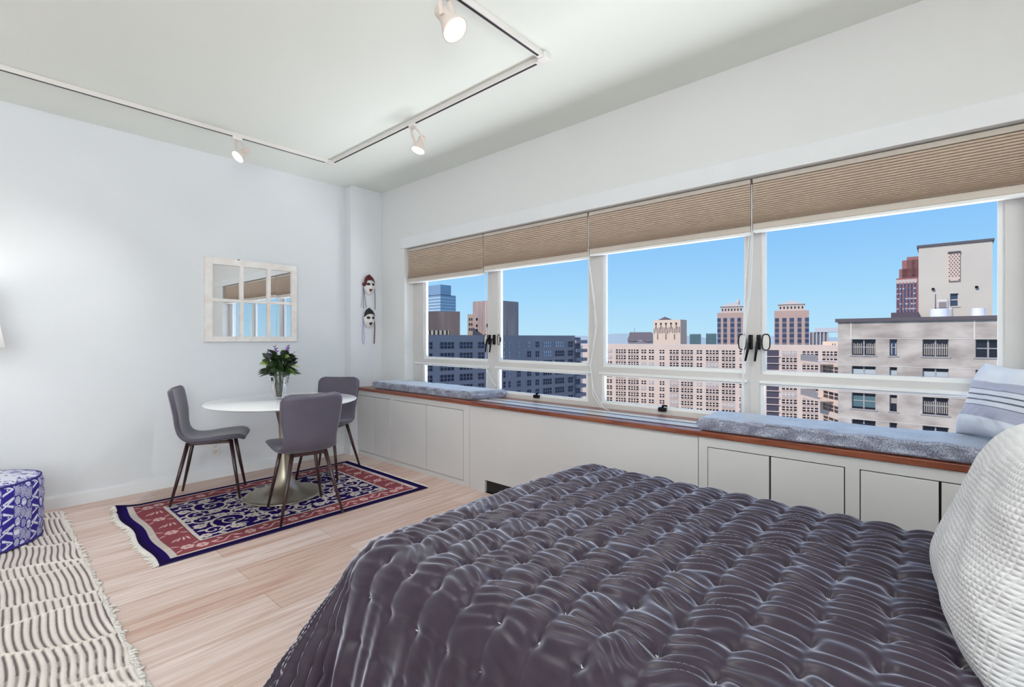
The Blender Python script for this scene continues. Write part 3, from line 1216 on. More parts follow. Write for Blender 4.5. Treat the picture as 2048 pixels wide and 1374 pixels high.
# geometry: slightly wavy, one corner lifting
Zr = 0.008 + 0.0015 * np.sin(X * 9 + Y * 5) * np.clip(np.minimum(ex_, ey_) / .2, 0, 1)
cl = np.clip(1 - np.hypot(X + RW / 2, Y - RH / 2) / 0.16, 0, 1)
Zr = Zr + 0.028 * cl ** 1.5
wob = np.clip(1 - (X + RW / 2) / 0.3, 0, 1) * 0.010 * np.sin(Y * 11 + 1)
Pr = np.stack([X + (RX0 + RX1) / 2 + wob, Y + (RY0 + RY1) / 2, Zr], -1)
# close the underside with a skirt
edge_pts = Pr.copy()
root = thing('oriental_rug', 'navy and red floral oriental rug under the dining table', 'rug', ((RX0 + RX1) / 2, (RY0 + RY1) / 2, 0))
grid_object('rug_pile', Pr, attr_mat('rug_wool', 0.95, spec=0.05, bump=0.25, bscale=500), root, C, loc=root['_at'])
M_BIND = mat('rug_binding', (34, 20, 70), 0.9)
mb = MB()
mb.box(RX0 + .004, RX1 - .004, RY0 - .001, RY0 + .012, 0.001, 0.0075)
mb.box(RX0 + .01, RX1 - .01, RY0 + .012, RY1 - .01, 0.001, 0.006)
mb.build('rug_backing', M_BIND, root)
M_FRINGE = mat('rug_fringe_cotton', (226, 220, 214), 0.95, bump=0.4, bscale=200)
mb = MB()
rk = random.Random(3)
for side, xs in ((-1, RX0), (1, RX1)):
    y = RY0 + 0.004
    while y < RY1 - 0.01:
        dz = 0.0
        yy = (y - (RY0 + RY1) / 2)
        w = 0.010 * math.sin(yy * 11 + 1) if side < 0 else 0
        L = rk.uniform(0.012, 0.046) if side < 0 else rk.uniform(.012, .03)
        z0 = 0.006
        if side < 0 and y > RY1 - .1:
            z0 = 0.006 + 0.028 * max(0, 1 - (RY1 - y) / .16) ** 1.5
        mb.tube([(xs + w - side * .004, y, z0), (xs + w + side * L * .5, y + rk.uniform(-.006, .006), z0 * .7 + .001),
                 (xs + w + side * L, y + rk.uniform(-.012, .012), 0.003)], [.0042, .0038, .0022], 5)
        y += 0.0075
mb.build('fringe', M_FRINGE, root, kind='stuff')

# striped flat-weave rug
SX0, SX1, SY0, SY1 = -0.90, 0.405, 0.9, 4.70
st = 0.0042
X, Y = np.meshgrid(np.linspace(SX0, SX1, 460), np.linspace(SY0, SY1, 430))
bandn = 0.30
tilt_ = 0.55 * X
q_ = (Y + 0.34 * X + 0.06 * (vnoise(X * 3 + 40, Y * 3 + 40, 7) - .5) * 4)
q2 = (Y + 0.02 * X + 0.05 * (vnoise(X * 4 + 40, Y * 3 + 40, 17) - .5) * 4)
ph = (q_ / 0.46) % 1.0
ph2 = ((q2 + .17) / 0.62) % 1.0
ridge = np.exp(-(np.minimum(ph, 1 - ph) * 0.46 / 0.012) ** 2)
ridge2 = np.exp(-(np.minimum(ph2, 1 - ph2) * 0.62 / 0.011) ** 2)
rg = np.maximum(ridge, ridge2)
jog = 0.010 * np.floor(q_ / 0.46) + 0.004 * np.floor((q2 + .17) / .62)
wav = 0.006 * np.sin(Y * 9 + X * 2) + 0.012 * (vnoise(X * 5 + 30, Y * 4 + 30, 5) - .5) + 0.007 * np.sin(2 * PI * ph) * np.exp(-ph * 2.5)
sp_ = (X + wav + jog) / 0.0262
fr = sp_ % 1.0
near = np.clip((2.9 - Y) / 1.2, 0, 1)
wdk = 0.34 + 0.10 * near + 0.08 * (vnoise(X * 8 + 3, Y * 8 + 3, 21) - .5)
dark = (fr < wdk) & (rg < 0.62)
soft = np.clip((wdk / 2 - np.abs(fr - wdk / 2)) / 0.16 + .45, 0, 1) * np.clip((0.8 - rg) / .3, 0, 1)
weave = vnoise(X * 60 + 5, Y * 22 + 5, 77) > 0.5
cream = np.array(lin((226, 216, 210)))
dk = np.array(lin((110, 98, 100)))
md = np.array(lin((164, 150, 148)))
Cc = np.zeros(X.shape + (3,)) + cream
dkc = np.where((near > .3)[..., None] & weave[..., None], md, dk)
Cc = Cc * (1 - soft[..., None]) + dkc * soft[..., None]
Cc *= (0.92 + 0.14 * vnoise(X * 12 + 9, Y * 12 + 9, 31))[..., None]
cord_h = np.where(dark, 0, 0.006 * np.sin(PI * np.clip((fr - wdk) / (1 - wdk), 0, 1)) ** .6)
Zs = 0.009 + cord_h + 0.007 * rg + 0.004 * (vnoise(X * 4 + 3, Y * 4 + 3, 41))
edge = np.where(np.abs(X - SX1) < st * 1.5, 0.010 * (vnoise(Y * 30 + 3, X * 0 + 2, 9) - .5), 0)
Ps = np.stack([X + edge, Y, Zs], -1)
root = thing('striped_rug', 'cream and grey striped woven rug with a ragged edge under the pouf', 'rug', ((SX0 + SX1) / 2, (SY0 + SY1) / 2, 0))
grid_object('rug_weave', Ps, attr_mat('rug_cotton', 0.95, bump=0.4, bscale=300), root, Cc, loc=root['_at'])
MB().box(SX0 + .01, SX1 - .008, SY0 + .01, SY1 - .008, 0.001, 0.008).build('rug_backing', M_FRINGE, root)
mb = MB()
rk = random.Random(8)
y = SY0 + .01
while y < SY1:
    L = rk.uniform(.006, .020)
    if rk.random() < 0.10:
        L = rk.uniform(.02, .04)
    mb.tube([(SX1 - .008, y, .009), (SX1 + L * .6, y + rk.uniform(-.008, .008), .008), (SX1 + L, y + rk.uniform(-.012, .012), .004)], [.006, .005, .003], 5)
    y += rk.uniform(.006, .012)
x = SX0 + .01
while x < SX1:
    mb.tube([(x, SY1 - .006, .009), (x + rk.uniform(-.005, .005), SY1 + rk.uniform(.004, .018), .004)], [.005, .003], 5)
    x += rk.uniform(.008, .016)
mb.build('fringe', M_FRINGE, root, kind='stuff')

# ------------------------------------------------------------------ pouf
PC, PR, PH = Vector((-0.012, 4.26, 0.022)), 0.30, 0.375
BLUE = np.array(lin((56, 44, 140)))
WHT = np.array(lin((214, 216, 232)))
nth, nzz = 820, 130
th = np.linspace(0, 2 * PI, nth, endpoint=False)
prof = []
for t in np.linspace(0, 1, nzz):
    prof.append((PR - 0.012 * (1 - t) ** 3 - 0.018 * max(0, (t - .86) / .14) ** 2, t * PH))
for t in np.linspace(0, 1, 46)[1:]:
    prof.append(((PR - .018) * (1 - t), PH + 0.030 * math.sin(min(1, t * 1.4) * PI / 2)))
prof = np.array(prof)
TH, PRr = np.meshgrid(th, prof[:, 0])
ZZ = np.repeat(prof[:, 1][:, None], nth, 1)
sq = 1 + 0.02 * np.cos(4 * TH)
ROWI = np.repeat(np.arange(len(prof))[:, None], nth, 1)
wv = (vnoise(TH * 6, ZZ * 20 + 4, 3) - .5) * 0.008
XX = PC.x + (PRr * sq + wv * (PRr / PR)) * np.cos(TH)
YY = PC.y + (PRr * sq + wv * (PRr / PR)) * np.sin(TH)
arc = TH * PR
Vv = np.where(ROWI < nzz, ZZ, PH + (PR - PRr))
CC = np.zeros(XX.shape + (3,)) + BLUE
colw = 0.17
ci = np.floor(arc / colw)
lx = arc - ci * colw
# panel A: triangle and chevron blocks, 6 cm wide
pa = lx < 0.062
ly = (Vv % 0.078)
cell = np.floor(Vv / 0.078).astype(int)
xa = np.abs(lx - 0.031)
tri = np.abs(ly - 0.039) < 0.036 - np.where(cell % 2 == 0, lx * .55, (0.062 - lx) * .55)
inner = np.abs(ly - 0.039) < 0.020 - np.where(cell % 2 == 0, lx * .4, (0.062 - lx) * .4)
dot = (lx - 0.03) ** 2 + (ly - .039) ** 2 < 0.004 ** 2
A_ = pa & (lx > .005) & (lx < .057) & ((tri & ~inner) | dot)
CC[A_] = WHT
ch = pa & (cell % 2 == 1) & (np.abs((ly - .039) - (lx - .031) * .8) < .005)
CC[ch] = WHT
# panel B: two columns of hatched ovals
pb = ~pa
bx = lx - 0.062
colb = np.floor(bx / 0.036)
ox = bx - colb * 0.036 - 0.018
hgt = 0.062
oy = ((Vv + colb * 0.02) % hgt) - hgt / 2
cid = (np.floor((Vv + colb * 0.02) / hgt) + colb * 2 + ci * 3).astype(int) % 4
rr_ = (ox / 0.0165) ** 2 + (oy / 0.027) ** 2
ov = pb & (rr_ < 1)
hat = np.select([cid == 0, cid == 1, cid == 2, cid == 3],
                [np.sin(oy * 1100) > -0.2, np.sin(ox * 1000) * np.sin(oy * 1000) > -.45, np.sin((ox + oy) * 900) > -.1, np.sin(ox * 1100) > 0.0], False)
CC[ov & hat & (rr_ < .85)] = WHT
CC[pb & (rr_ > 1.15) & (rr_ < 1.5) & ((cid == 0) | (cid == 2))] = WHT
fine = pb & (rr_ > 1.6) & (np.sin(arc * 500) * np.sin(Vv * 500) > .1)
CC[fine] = WHT * .9
tp = (ROWI >= nzz + 2)
fl = vnoise(XX * 40 + 20, YY * 40 + 20, 6)
fl2 = vnoise(XX * 95 + 20, YY * 95 + 20, 8)
CC = np.where((tp & ((fl * .6 + fl2 * .4) > .42))[..., None], WHT * .92, CC)
Pp = np.stack([XX, YY, PC.z + ZZ], -1)
root = thing('pouf', 'round blue and white patterned pouf on the striped rug', 'pouf', tuple(PC))
grid_object('pouf_cover', Pp, attr_mat('pouf_print', 0.9, bump=0.15, bscale=300), root, CC, loc=root['_at'], cyc=True)
M_PIPE = mat('pouf_piping', (44, 32, 118), 0.8)
for zz in (0.006, PH - 0.004):
    mb = MB()
    n = 64
    rp_ = PR - .008 if zz < .1 else PR - .014
    mb.tube([(PC.x + rp_ * (1 + .02 * math.cos(4 * a)) * math.cos(a), PC.y + rp_ * (1 + .02 * math.cos(4 * a)) * math.sin(a), PC.z + zz) for a in np.linspace(0, 2 * PI, n)], .006, 8)
    mb.build('piping', M_PIPE, root)

# ------------------------------------------------------------------ dining chairs
M_CHAIR = mat('grey_leatherette', (90, 85, 101), 0.5, var=0.12, scale=10, bump=0.12, bscale=180, sheen=0.25)
M_LEG = mat('dark_walnut_leg', (62, 36, 36), 0.35, var=0.3, scale=6, stretch=(8, 8, 1), coat=0.3)


def smooth_path(pts, n):
    """Catmull-Rom through pts"""
    pts = [np.array(p, float) for p in pts]
    ext = [2 * pts[0] - pts[1]] + pts + [2 * pts[-1] - pts[-2]]
    out = []
    segs = len(pts) - 1
    for k in range(n):
        t = k / (n - 1) * segs
        i = min(int(t), segs - 1)
        f = t - i
        p0, p1, p2, p3 = ext[i], ext[i + 1], ext[i + 2], ext[i + 3]
        out.append(0.5 * ((2 * p1) + (-p0 + p2) * f + (2 * p0 - 5 * p1 + 4 * p2 - p3) * f * f + (-p0 + 3 * p1 - 3 * p2 + p3) * f ** 3))
    return np.array(out)


def chair_shell():
    # side profile (forward, height, half width)
    prof = smooth_path([(0.235, 0.440, .200), (0.205, 0.470, .212), (0.10, 0.468, .218), (-0.04, 0.455, .212), (-0.130, 0.462, .198),
                        (-0.185, 0.500, .182), (-0.212, 0.565, .180), (-0.226, 0.66, .196), (-0.244, 0.765, .206), (-0.264, 0.858, .205)], 90)
    nu, nv = len(prof), 34
    d = np.gradient(prof[:, :2], axis=0)
    d /= np.linalg.norm(d, axis=1)[:, None]
    nrm = np.stack([-d[:, 1], d[:, 0]], -1)      # candidate normal in (f, z)
    nrm = -nrm                                    # seat: up; back: forward
    L = np.concatenate([[0], np.cumsum(np.linalg.norm(np.diff(prof[:, :2], axis=0), axis=1))])
    e0, e1 = L, L[-1] - L
    rad0, rad1 = 0.07, 0.06
    hw = prof[:, 2].copy()
    for e, rd in ((e0, rad0), (e1, rad1)):
        k = np.clip(e / rd, 0, 1)
        hw = hw - rd * (1 - np.sqrt(np.clip(1 - (1 - k) ** 2, 0, 1)))
    tk = 0.021 * np.sqrt(np.clip(np.minimum(e0, e1) / 0.02, 0.0, 1)) + 0.001
    rows = []
    v = np.linspace(-1, 1, nv)
    for i in range(nu):
        back = np.clip((prof[i, 1] - 0.47) / 0.2, 0, 1)
        dish = (0.016 * (1 - back) + 0.030 * back) * (v ** 2) * (1 if True else 0)
        edge = np.clip(1 - np.abs(v) ** 6, 0, 1) ** 0.5
        for side in (1, -1):
            vv = v if side == 1 else v[::-1]
            dd = dish if side == 1 else dish[::-1]
            ee = edge if side == 1 else edge[::-1]
            off = dd + side * tk[i] * ee
            f = prof[i, 0] + nrm[i, 0] * off
            z = prof[i, 1] + nrm[i, 1] * off
            y = vv * hw[i]
            blk = np.stack([f, y, z], -1)
            if side == 1:
                a = blk
            else:
                rows.append(np.concatenate([a, blk[1:-1]]))
    P = np.array(rows)
    c0 = P[:1].mean(axis=1, keepdims=True) + P[:1] * 0
    c1 = P[-1:].mean(axis=1, keepdims=True) + P[-1:] * 0
    P = np.concatenate([c0, P, c1])
    return P


CHAIR_P = chair_shell()


def make_chair(label, loc, fdir):
    rz = math.atan2(fdir[1], fdir[0])
    root = local_thing('dining_chair', label, 'chair', loc, 'dining chairs round the table', rz)
    sh = grid_object('seat_shell', CHAIR_P, M_CHAIR, root, cyc=True)
    mb = MB()
    mb.box(-0.15, 0.155, -0.125, -0.095, 0.424, 0.444)
    mb.box(-0.15, 0.155, 0.095, 0.125, 0.424, 0.444)
    mb.box(-0.145, -0.115, -0.125, 0.125, 0.420, 0.440)
    mb.box(0.115, 0.145, -0.125, 0.125, 0.424, 0.444)
    mb.build('under_frame', M_LEG, root, bevel=0.003)
    for fx, fy, ff, gy in ((0.145, 0.115, 0.215, 0.19), (0.145, -0.115, 0.215, -0.19), (-0.14, 0.11, -0.235, 0.205), (-0.14, -0.11, -0.235, -0.205)):
        MB().tube([(fx, fy, 0.444), (fx + (ff - fx) * .5, fy + (gy - fy) * .5, 0.216), (ff, gy, 0.0)], [0.0148, 0.0128, 0.0088], 14).build('leg', M_LEG, root)
    return root


ch1 = make_chair('grey dining chair standing by the mirror wall, seen from its side', (1.25, 4.305, 0.0), (0.908, -0.419))
COPY_AT = [('grey dining chair with its back to the camera, in front of the table', (1.582, 3.437, 0.009), (0.17, 0.98)),
           ('grey dining chair behind the table, beside the white cabinet', (2.17, 4.215, 0.009), (-0.80, -0.60))]
for lb, lc, fd in COPY_AT:
    r_ = ch1.copy()
    COL.objects.link(r_)
    r_.location = lc
    r_.rotation_euler = (0, 0, math.atan2(fd[1], fd[0]))
    r_['label'] = lb
    for c in list(ch1.children):
        d = c.copy()
        COL.objects.link(d)
        d.parent = r_
ch1.location.z = 0.009

# ------------------------------------------------------------------ table
TC = Vector((1.635, 3.89, 0.0095))
root = thing('dining_table', 'round white dining table on a brushed metal pedestal', 'table', tuple(TC))
M_TOP = mat('white_lacquer', (238, 238, 242), 0.22, coat=0.3)
M_PED = mat('brushed_champagne_metal', (184, 176, 160), 0.36, metal=1.0, var=0.1, scale=30, stretch=(1, 1, 0.1))
Mt = Matrix.Translation(TC)
MB().lathe([(0, .722), (.40, .722), (.50, .728), (.541, .737), (.549, .7415), (.550, .7435), (.547, .746), (0, .746)], 96, Mt).build('tabletop', M_TOP, root)
MB().lathe([(0, 0), (.286, 0), (.288, .004), (.284, .009), (.25, .016), (.19, .03), (.13, .055), (.085, .10), (.058, .16), (.043, .24), (.036, .34), (.035, .45),
            (.040, .56), (.058, .65), (.09, .70), (.12, .722), (0, .722)], 72, Mt).build('pedestal', M_PED, root)

# vase and bouquet
VC = Vector((1.628, 3.955, TC.z + .7465))


def clear_glass():
    m, nt, b = principled('clear_vase_glass')
    b.inputs['Base Color'].default_value = (0.98, 0.985, 1, 1)
    b.inputs['Roughness'].default_value = 0.02
    b.inputs['Transmission Weight'].default_value = 1.0
    b.inputs['IOR'].default_value = 1.45
    return m


M_VASE = clear_glass()
M_WATER = mat('vase_water', (236, 238, 244), 0.0)
wb = M_WATER.node_tree.nodes['Principled BSDF']
wb.inputs['Transmission Weight'].default_value = 1.0
wb.inputs['IOR'].default_value = 1.33
root = thing('glass_vase', 'fluted clear glass vase half filled with water on the white table', 'vase', tuple(VC))


def fluted(prof_o, prof_i, n=72):
    prof = prof_o + list(reversed(prof_i))
    P = np.zeros((len(prof), n, 3))
    for i, (r, z, fl_) in enumerate(prof):
        for k in range(n):
            a = 2 * PI * k / n
            rr2 = r * (1 + fl_ * math.cos(12 * a))
            P[i, k] = (VC.x + rr2 * math.cos(a), VC.y + rr2 * math.sin(a), VC.z + z)
    return P


po = [(0.0005, 0, 0), (.036, 0, 0), (.040, .004, .0), (.040, .02, .03), (.046, .06, .05), (.054, .10, .05), (.062, .14, .04), (.069, .18, .01), (.0735, .206, 0)]
pi_ = [(0.0005, .022, 0), (.033, .024, 0), (.041, .06, 0), (.049, .10, 0), (.057, .14, 0), (.065, .18, 0), (.0705, .206, 0)]
grid_object('vase_body', fluted(po, pi_)[:, ::-1], M_VASE, root, loc=root['_at'], cyc=True)
MB().lathe([(0, .0235), (.0325, .0245), (.0405, .06), (.0485, .10), (.0555, .135), (0, .135)], 40, Matrix.Translation(VC)).build('water', M_WATER, root)

root = thing('bouquet', 'bunch of dark green leaves with purple sprigs standing in the glass vase', 'bouquet', tuple(VC + Vector((0, 0, .02))))
M_LEAF = mat('leaf_green', (46, 70, 34), 0.4, col2=(24, 38, 20), scale=20)
M_LEAF2 = mat('leaf_pale', (140, 160, 92), 0.45, col2=(104, 130, 66), scale=16)
M_STEM = mat('stem_green', (84, 96, 60), 0.6)
M_PURP = mat('purple_petal', (150, 112, 186), 0.6, col2=(112, 74, 156), scale=40)
M_TWIG = mat('purple_twig', (74, 64, 92), 0.7)
rk = random.Random(21)
top_c = VC + Vector((0, 0, .206))


def leaf_mesh(mb, base, direction, L, w, roll, curl):
    d = Vector(direction).normalized()
    side = d.cross(Vector((0, 0, 1)))
    if side.length < 1e-3:
        side = Vector((1, 0, 0))
    side.normalize()
    up = side.cross(d).normalized()
    side = (side * math.cos(roll) + up * math.sin(roll)).normalized()
    up = side.cross(d).normalized()
    n = 9
    vs, fs = [], []
    for k in range(n + 1):
        t = k / n
        ww = w * math.sin(PI * t ** 0.75) ** 0.9 * (1 - .15 * t) + 0.0004
        c = Vector(base) + d * L * t - Vector((0, 0, 1)) * curl * L * t * t
        for sgn in (-1, -.5, 0, .5, 1):
            vs.append(c + side * ww * sgn + up * (abs(sgn) * ww * 0.35))
    for k in range(n):
        for j in range(4):
            a = k * 5 + j
            fs.append((a, a + 1, a + 6, a + 5))
    s_ = mb.smooth
    mb.smooth = True
    mb.add(vs, fs)
    mb.smooth = s_


n_leaf = 92
for k in range(n_leaf):
    az = k * 2.39996 + rk.uniform(-.3, .3)
    el_ = rk.uniform(0.05, 1.35)
    rad = rk.uniform(.02, .13)
    zz = rk.uniform(-.005, .145)
    if k < 14:
        el_, zz, rad = rk.uniform(-.25, .25), rk.uniform(0.0, .05), rk.uniform(.05, .08)
    base = top_c + Vector((math.cos(az) * rad * .6, math.sin(az) * rad * .6, zz))
    d = Vector((math.cos(az) * math.cos(el_), math.sin(az) * math.cos(el_), math.sin(el_)))
    mb = MB()
    L = rk.uniform(.08, .125)
    leaf_mesh(mb, base, d, L, L * rk.uniform(.24, .34), rk.uniform(-.9, .9), rk.uniform(.1, .5))
    mb.build('leaf', M_LEAF2 if rk.random() < .2 else M_LEAF, root)
for k in range(9):
    az = k * 2.4
    mb = MB()
    b0 = VC + Vector((math.cos(az) * .012, math.sin(az) * .012, .026))
    b1 = top_c + Vector((math.cos(az + 1) * .034, math.sin(az + 1) * .034, .0))
    b2 = top_c + Vector((math.cos(az + 1) * .06, math.sin(az + 1) * .06, .11))
    mb.tube([b0, (b0 + b1) / 2, b1, b2], [.0035, .0035, .003, .002], 7)
    mb.build('stem', M_STEM, root)
for k in range(7):
    az = rk.uniform(0, 6.28)
    rad = rk.uniform(.01, .07)
    base = top_c + Vector((math.cos(az) * rad, math.sin(az) * rad, .07))
    tip = top_c + Vector((math.cos(az) * (rad + .02), math.sin(az) * (rad + .02), rk.uniform(.17, .24)))
    mb = MB()
    mb.tube([base, (base + tip) / 2 + Vector((.004, 0, 0)), tip], [.002, .002, .0015], 6)
    for j in range(7):
        a = j * 1.9
        c = base.lerp(tip, .62 + .06 * j)
        leaf_mesh(mb, c, (math.cos(a), math.sin(a), .9), .028, .006, rk.uniform(-1, 1), .1)
    mb.build('flower_spray', M_PURP, root)
for k in range(11):
    az = rk.uniform(-1.3, .6)
    base = top_c + Vector((math.cos(az) * .05, math.sin(az) * .05, rk.uniform(.02, .09)))
    tip = base + Vector((math.cos(az) * rk.uniform(.06, .1), math.sin(az) * rk.uniform(.05, .09), rk.uniform(.03, .10)))
    mb = MB()
    mb.tube([base, base.lerp(tip, .5) + Vector((0, 0, .012)), tip], [.0016, .0014, .001], 5)
    for j in range(3):
        c = base.lerp(tip, .6 + .15 * j)
        mb.tube([c, c + Vector((rk.uniform(-.02, .02), rk.uniform(-.02, .02), rk.uniform(.0, .022)))], [.0012, .0008], 5)
    mb.build('twig', M_TWIG, root)

# ------------------------------------------------------------------ mirror
MX0, MX1, MZ0, MZ1 = 1.340, 2.142, 1.217, 1.965
root = thing('window_mirror', 'six-pane mirror in a distressed white window frame on the wall', 'mirror', ((MX0 + MX1) / 2, YB, (MZ0 + MZ1) / 2))
M_DIST = mat('distressed_white', (234, 226, 222), 0.7, col2=(244, 240, 238), scale=14, bump=0.25, bscale=60)
M_MIRROR = mat('mirror_silver', (232, 234, 236), 0.015, metal=1.0)
VX = [MX0 + .058, MX0 + .282, MX0 + .312, MX0 + .522, MX0 + .552, MX1 - .05]
VZ = [MZ0 + .046, 1.576, 1.602, MZ1 - .058]
holes = [(VX[a], VX[a + 1], VZ[b], VZ[b + 1]) for a in (0, 2, 4) for b in (0, 2)]
mb = MB()
wall_with_holes(mb, (0, YB - .034, 0), (1, 0, 0), (0, -1, 0), MX0, MX1, MZ0, MZ1, holes, 0.033, back=True)
mb.build('mirror_frame', M_DIST, root, merge=True)
for h_ in holes:
    MB().box(h_[0], h_[1], YB - .016, YB - .010, h_[2], h_[3]).build('mirror_pane', M_MIRROR, root)
mb = MB().box(MX0 + .262, MX0 + .278, YB - .0345, YB - .02, MZ1 - .004, MZ1 + .003)
mb.build('chip', M_GAP, root)
MB().box(MX0 + .247, MX0 + .2485, YB - .0346, YB - .03, MZ0, MZ0 + .046).build('frame_joint', M_GAP, root)


# ------------------------------------------------------------------ masks on the pillar
M_PORC = mat('mask_porcelain', (226, 222, 222), 0.35)
M_HAIR_R = mat('mask_dark_red', (92, 22, 34), 0.5, var=0.3, scale=40)
M_HAIR_B = mat('mask_black', (28, 20, 28), 0.5, var=0.3, scale=40)
M_LAV = mat('ribbon_lavender', (176, 164, 208), 0.6)
M_GREY = mat('ribbon_grey', (96, 92, 108), 0.6)
M_WINE = mat('ribbon_wine', (120, 52, 78), 0.6)


def mask(label, cx, zc, hair_m, ribbons, seed):
    y0 = PY0 - 0.004
    root = thing('theatre_mask', label, 'mask', (cx, PY0, zc), 'porcelain masks on the pillar')
    n, m_ = 26, 30
    hw, hh, dp = 0.068, 0.100, 0.055

    def surf(a, b, s=1.0, off=0.0):
        # a: -1..1 across, b: -1..1 up ; egg outline narrowing to the chin
        w = hw * (1 - 0.10 * max(0, -b) ** 1.5) * s
        x = a * w * math.sqrt(max(0, 1 - b * b))
        d = dp * math.sqrt(max(0, 1 - (a * a * .9)) * max(0, 1 - b * b))
        nose = 0.016 * math.exp(-((a / .16) ** 2)) * math.exp(-(((b + .12) / .22) ** 2))
        return Vector((cx + x, y0 - (d + nose) * s - off, zc + b * hh * s))
    mb = MB()
    mb.smooth = True
    vs, fs = [], []
    for i in range(n + 1):
        b = -math.cos(PI * i / n)
        for j in range(m_ + 1):
            vs.append(surf(-math.cos(PI * j / m_), b))
    for i in range(n):
        for j in range(m_):
            k = i * (m_ + 1) + j
            fs.append((k, k + 1, k + m_ + 2, k + m_ + 1))
    mb.add(vs, fs)
    mb.build('mask_face', M_PORC, root)
    # hair cap hugging the forehead
    mb = MB()
    mb.smooth = True
    vs, fs = [], []
    for i in range(11):
        for j in range(m_ + 1):
            a = -math.cos(PI * j / m_) * .999
            lo = 0.46 + 0.10 * (1 - abs(a)) - 0.62 * max(0, abs(a) - .55) - (0.35 if a < -.7 and seed == 1 else 0)
            b = lo + (0.99 - lo) * i / 10
            p = surf(a, b, 1.06, 0.006)
            p.z += 0.012 * i / 10
            vs.append(p)
    for i in range(10):
        for j in range(m_):
            k = i * (m_ + 1) + j
            fs.append((k, k + 1, k + m_ + 2, k + m_ + 1))
    mb.add(vs, fs)
    mb.lathe([(0, -.010), (.012, -.004), (.012, .004), (0, .012)], 12, Matrix.Translation((cx - .002, y0 - .02, zc + hh * 1.06 + .008)))
    if seed == 1:
        mb.lathe([(0, -.020), (.014, -.012), (.018, 0), (.014, .012), (0, .020)], 14, Matrix.Translation((cx - .066, y0 - .018, zc + .012)))
    mb.build('mask_hair', hair_m, root)
    for sx in (-1, 1):
        mb = MB()
        mb.smooth = True
        c = surf(sx * .43, 0.16)
        pts = [c + Vector((.0, -.001, 0))]
        ring = []
        for k in range(16):
            a = 2 * PI * k / 16
            q1 = surf(sx * .44 + .30 * math.cos(a), .14 + .15 * math.sin(a), 1.0, 0.0016)
            ring.append(q1)
        mb.add([surf(sx * .43, .16, 1.0, .003)] + ring, [(0, 1 + k, 1 + (k + 1) % 16) for k in range(16)])
        mb.build('mask_eye', M_HAIR_B, root)
    mb = MB()
    lip = [(-.40, -.42), (-.14, -.36), (0, -.40), (.14, -.36), (.40, -.42), (.20, -.62), (0, -.72), (-.20, -.62)]
    mb.add([surf(0, -.52, 1, .004)] + [surf(a, b, 1.0, .002) for a, b in lip], [(0, 1 + k, 1 + (k + 1) % 8) for k in range(8)])
    mb.build('mask_mouth', M_HAIR_R if seed == 1 else M_HAIR_B, root)
    for pts, w, mt in ribbons:
        mb = MB()
        mb.ribbon([(cx + a, y0 - .006 - .004 * (k % 2), zc + b) for k, (a, b) in enumerate(pts)], w, 0.0015, (1, 0, 0))
        mb.build('ribbon', mt, root)
    return root


mask('white porcelain face mask with dark red hair, upper of the two on the pillar', 2.884, 1.823, M_HAIR_R,
     [([(-.066, .0), (-.078, -.1), (-.092, -.24)], .007, M_LAV), ([(-.062, .0), (-.066, -.1), (-.064, -.25)], .006, M_GREY),
      ([(-.058, .0), (-.052, -.1), (-.030, -.24)], .006, M_GREY), ([(.066, .02), (.076, -.08), (.080, -.26)], .007, M_GREY)], 1)
mask('white porcelain face mask with black hair, lower of the two on the pillar', 2.884, 1.457, M_HAIR_B,
     [([(-.066, .01), (-.076, -.1), (-.078, -.22), (-.07, -.275)], .007, M_LAV), ([(-.062, .0), (-.064, -.12), (-.050, -.2), (-.062, -.275)], .006, M_LAV),
      ([(.068, .02), (.074, -.1), (.068, -.27)], .012, M_WINE)], 2)

# wall outlet behind the chair
root = thing('wall_outlet', 'white double wall outlet above the baseboard behind the side chair', 'outlet', (1.428, YB, .262))
MB().box(1.391, 1.465, YB - .006, YB, .202, .318).build('outlet_plate', M_WHITE, root, bevel=0.002)
for zc in (.236, .284):
    f_ = MB().box(1.411, 1.445, YB - .008, YB - .005, zc - .016, zc + .016).build('outlet_socket', M_WHITE, root, bevel=0.001)
    mb = MB()
    for dx in (-.007, .007):
        mb.box(1.428 + dx - .0014, 1.428 + dx + .0014, YB - .0086, YB - .007, zc - .002, zc + .010)
    mb.box(1.4255, 1.4305, YB - .0086, YB - .007, zc - .011, zc - .006)
    mb.build('outlet_slots', M_GAP, f_)

# ------------------------------------------------------------------ track lighting
M_TRACK = mat('track_white', (228, 224, 222), 0.4)
M_SPOT = mat('spot_cream', (226, 212, 204), 0.35)
M_LENS = emit('lamp_lens', (255, 252, 246), 6.0)
root = thing('ceiling_track', 'white lighting track turning two corners on the ceiling', 'lighting track', (1.6, 3.0, ZC))
tw, tz = 0.017, 0.032
TX, TYB, TYF = 2.190, 4.195, 1.705


def track_run(x0, y0, x1, y1):
    mb = MB().box(min(x0, x1), max(x0, x1), min(y0, y1), max(y0, y1), ZC - tz, ZC - .0005)
    t = mb.build('track_rail', M_TRACK, root, bevel=0.002)
    mb = MB()
    e_ = .004
    if abs(x1 - x0) > abs(y1 - y0):
        yc = (y0 + y1) / 2
        mb.box(min(x0, x1) + .03, max(x0, x1) - .03, yc - .0075, yc + .0075, ZC - tz - .0008, ZC - tz + .006)
    else:
        xc = (x0 + x1) / 2
        mb.box(xc - .0075, xc + .0075, min(y0, y1) + .03, max(y0, y1) - .03, ZC - tz - .0008, ZC - tz + .006)
    mb.build('track_slot', M_BLACK, t)


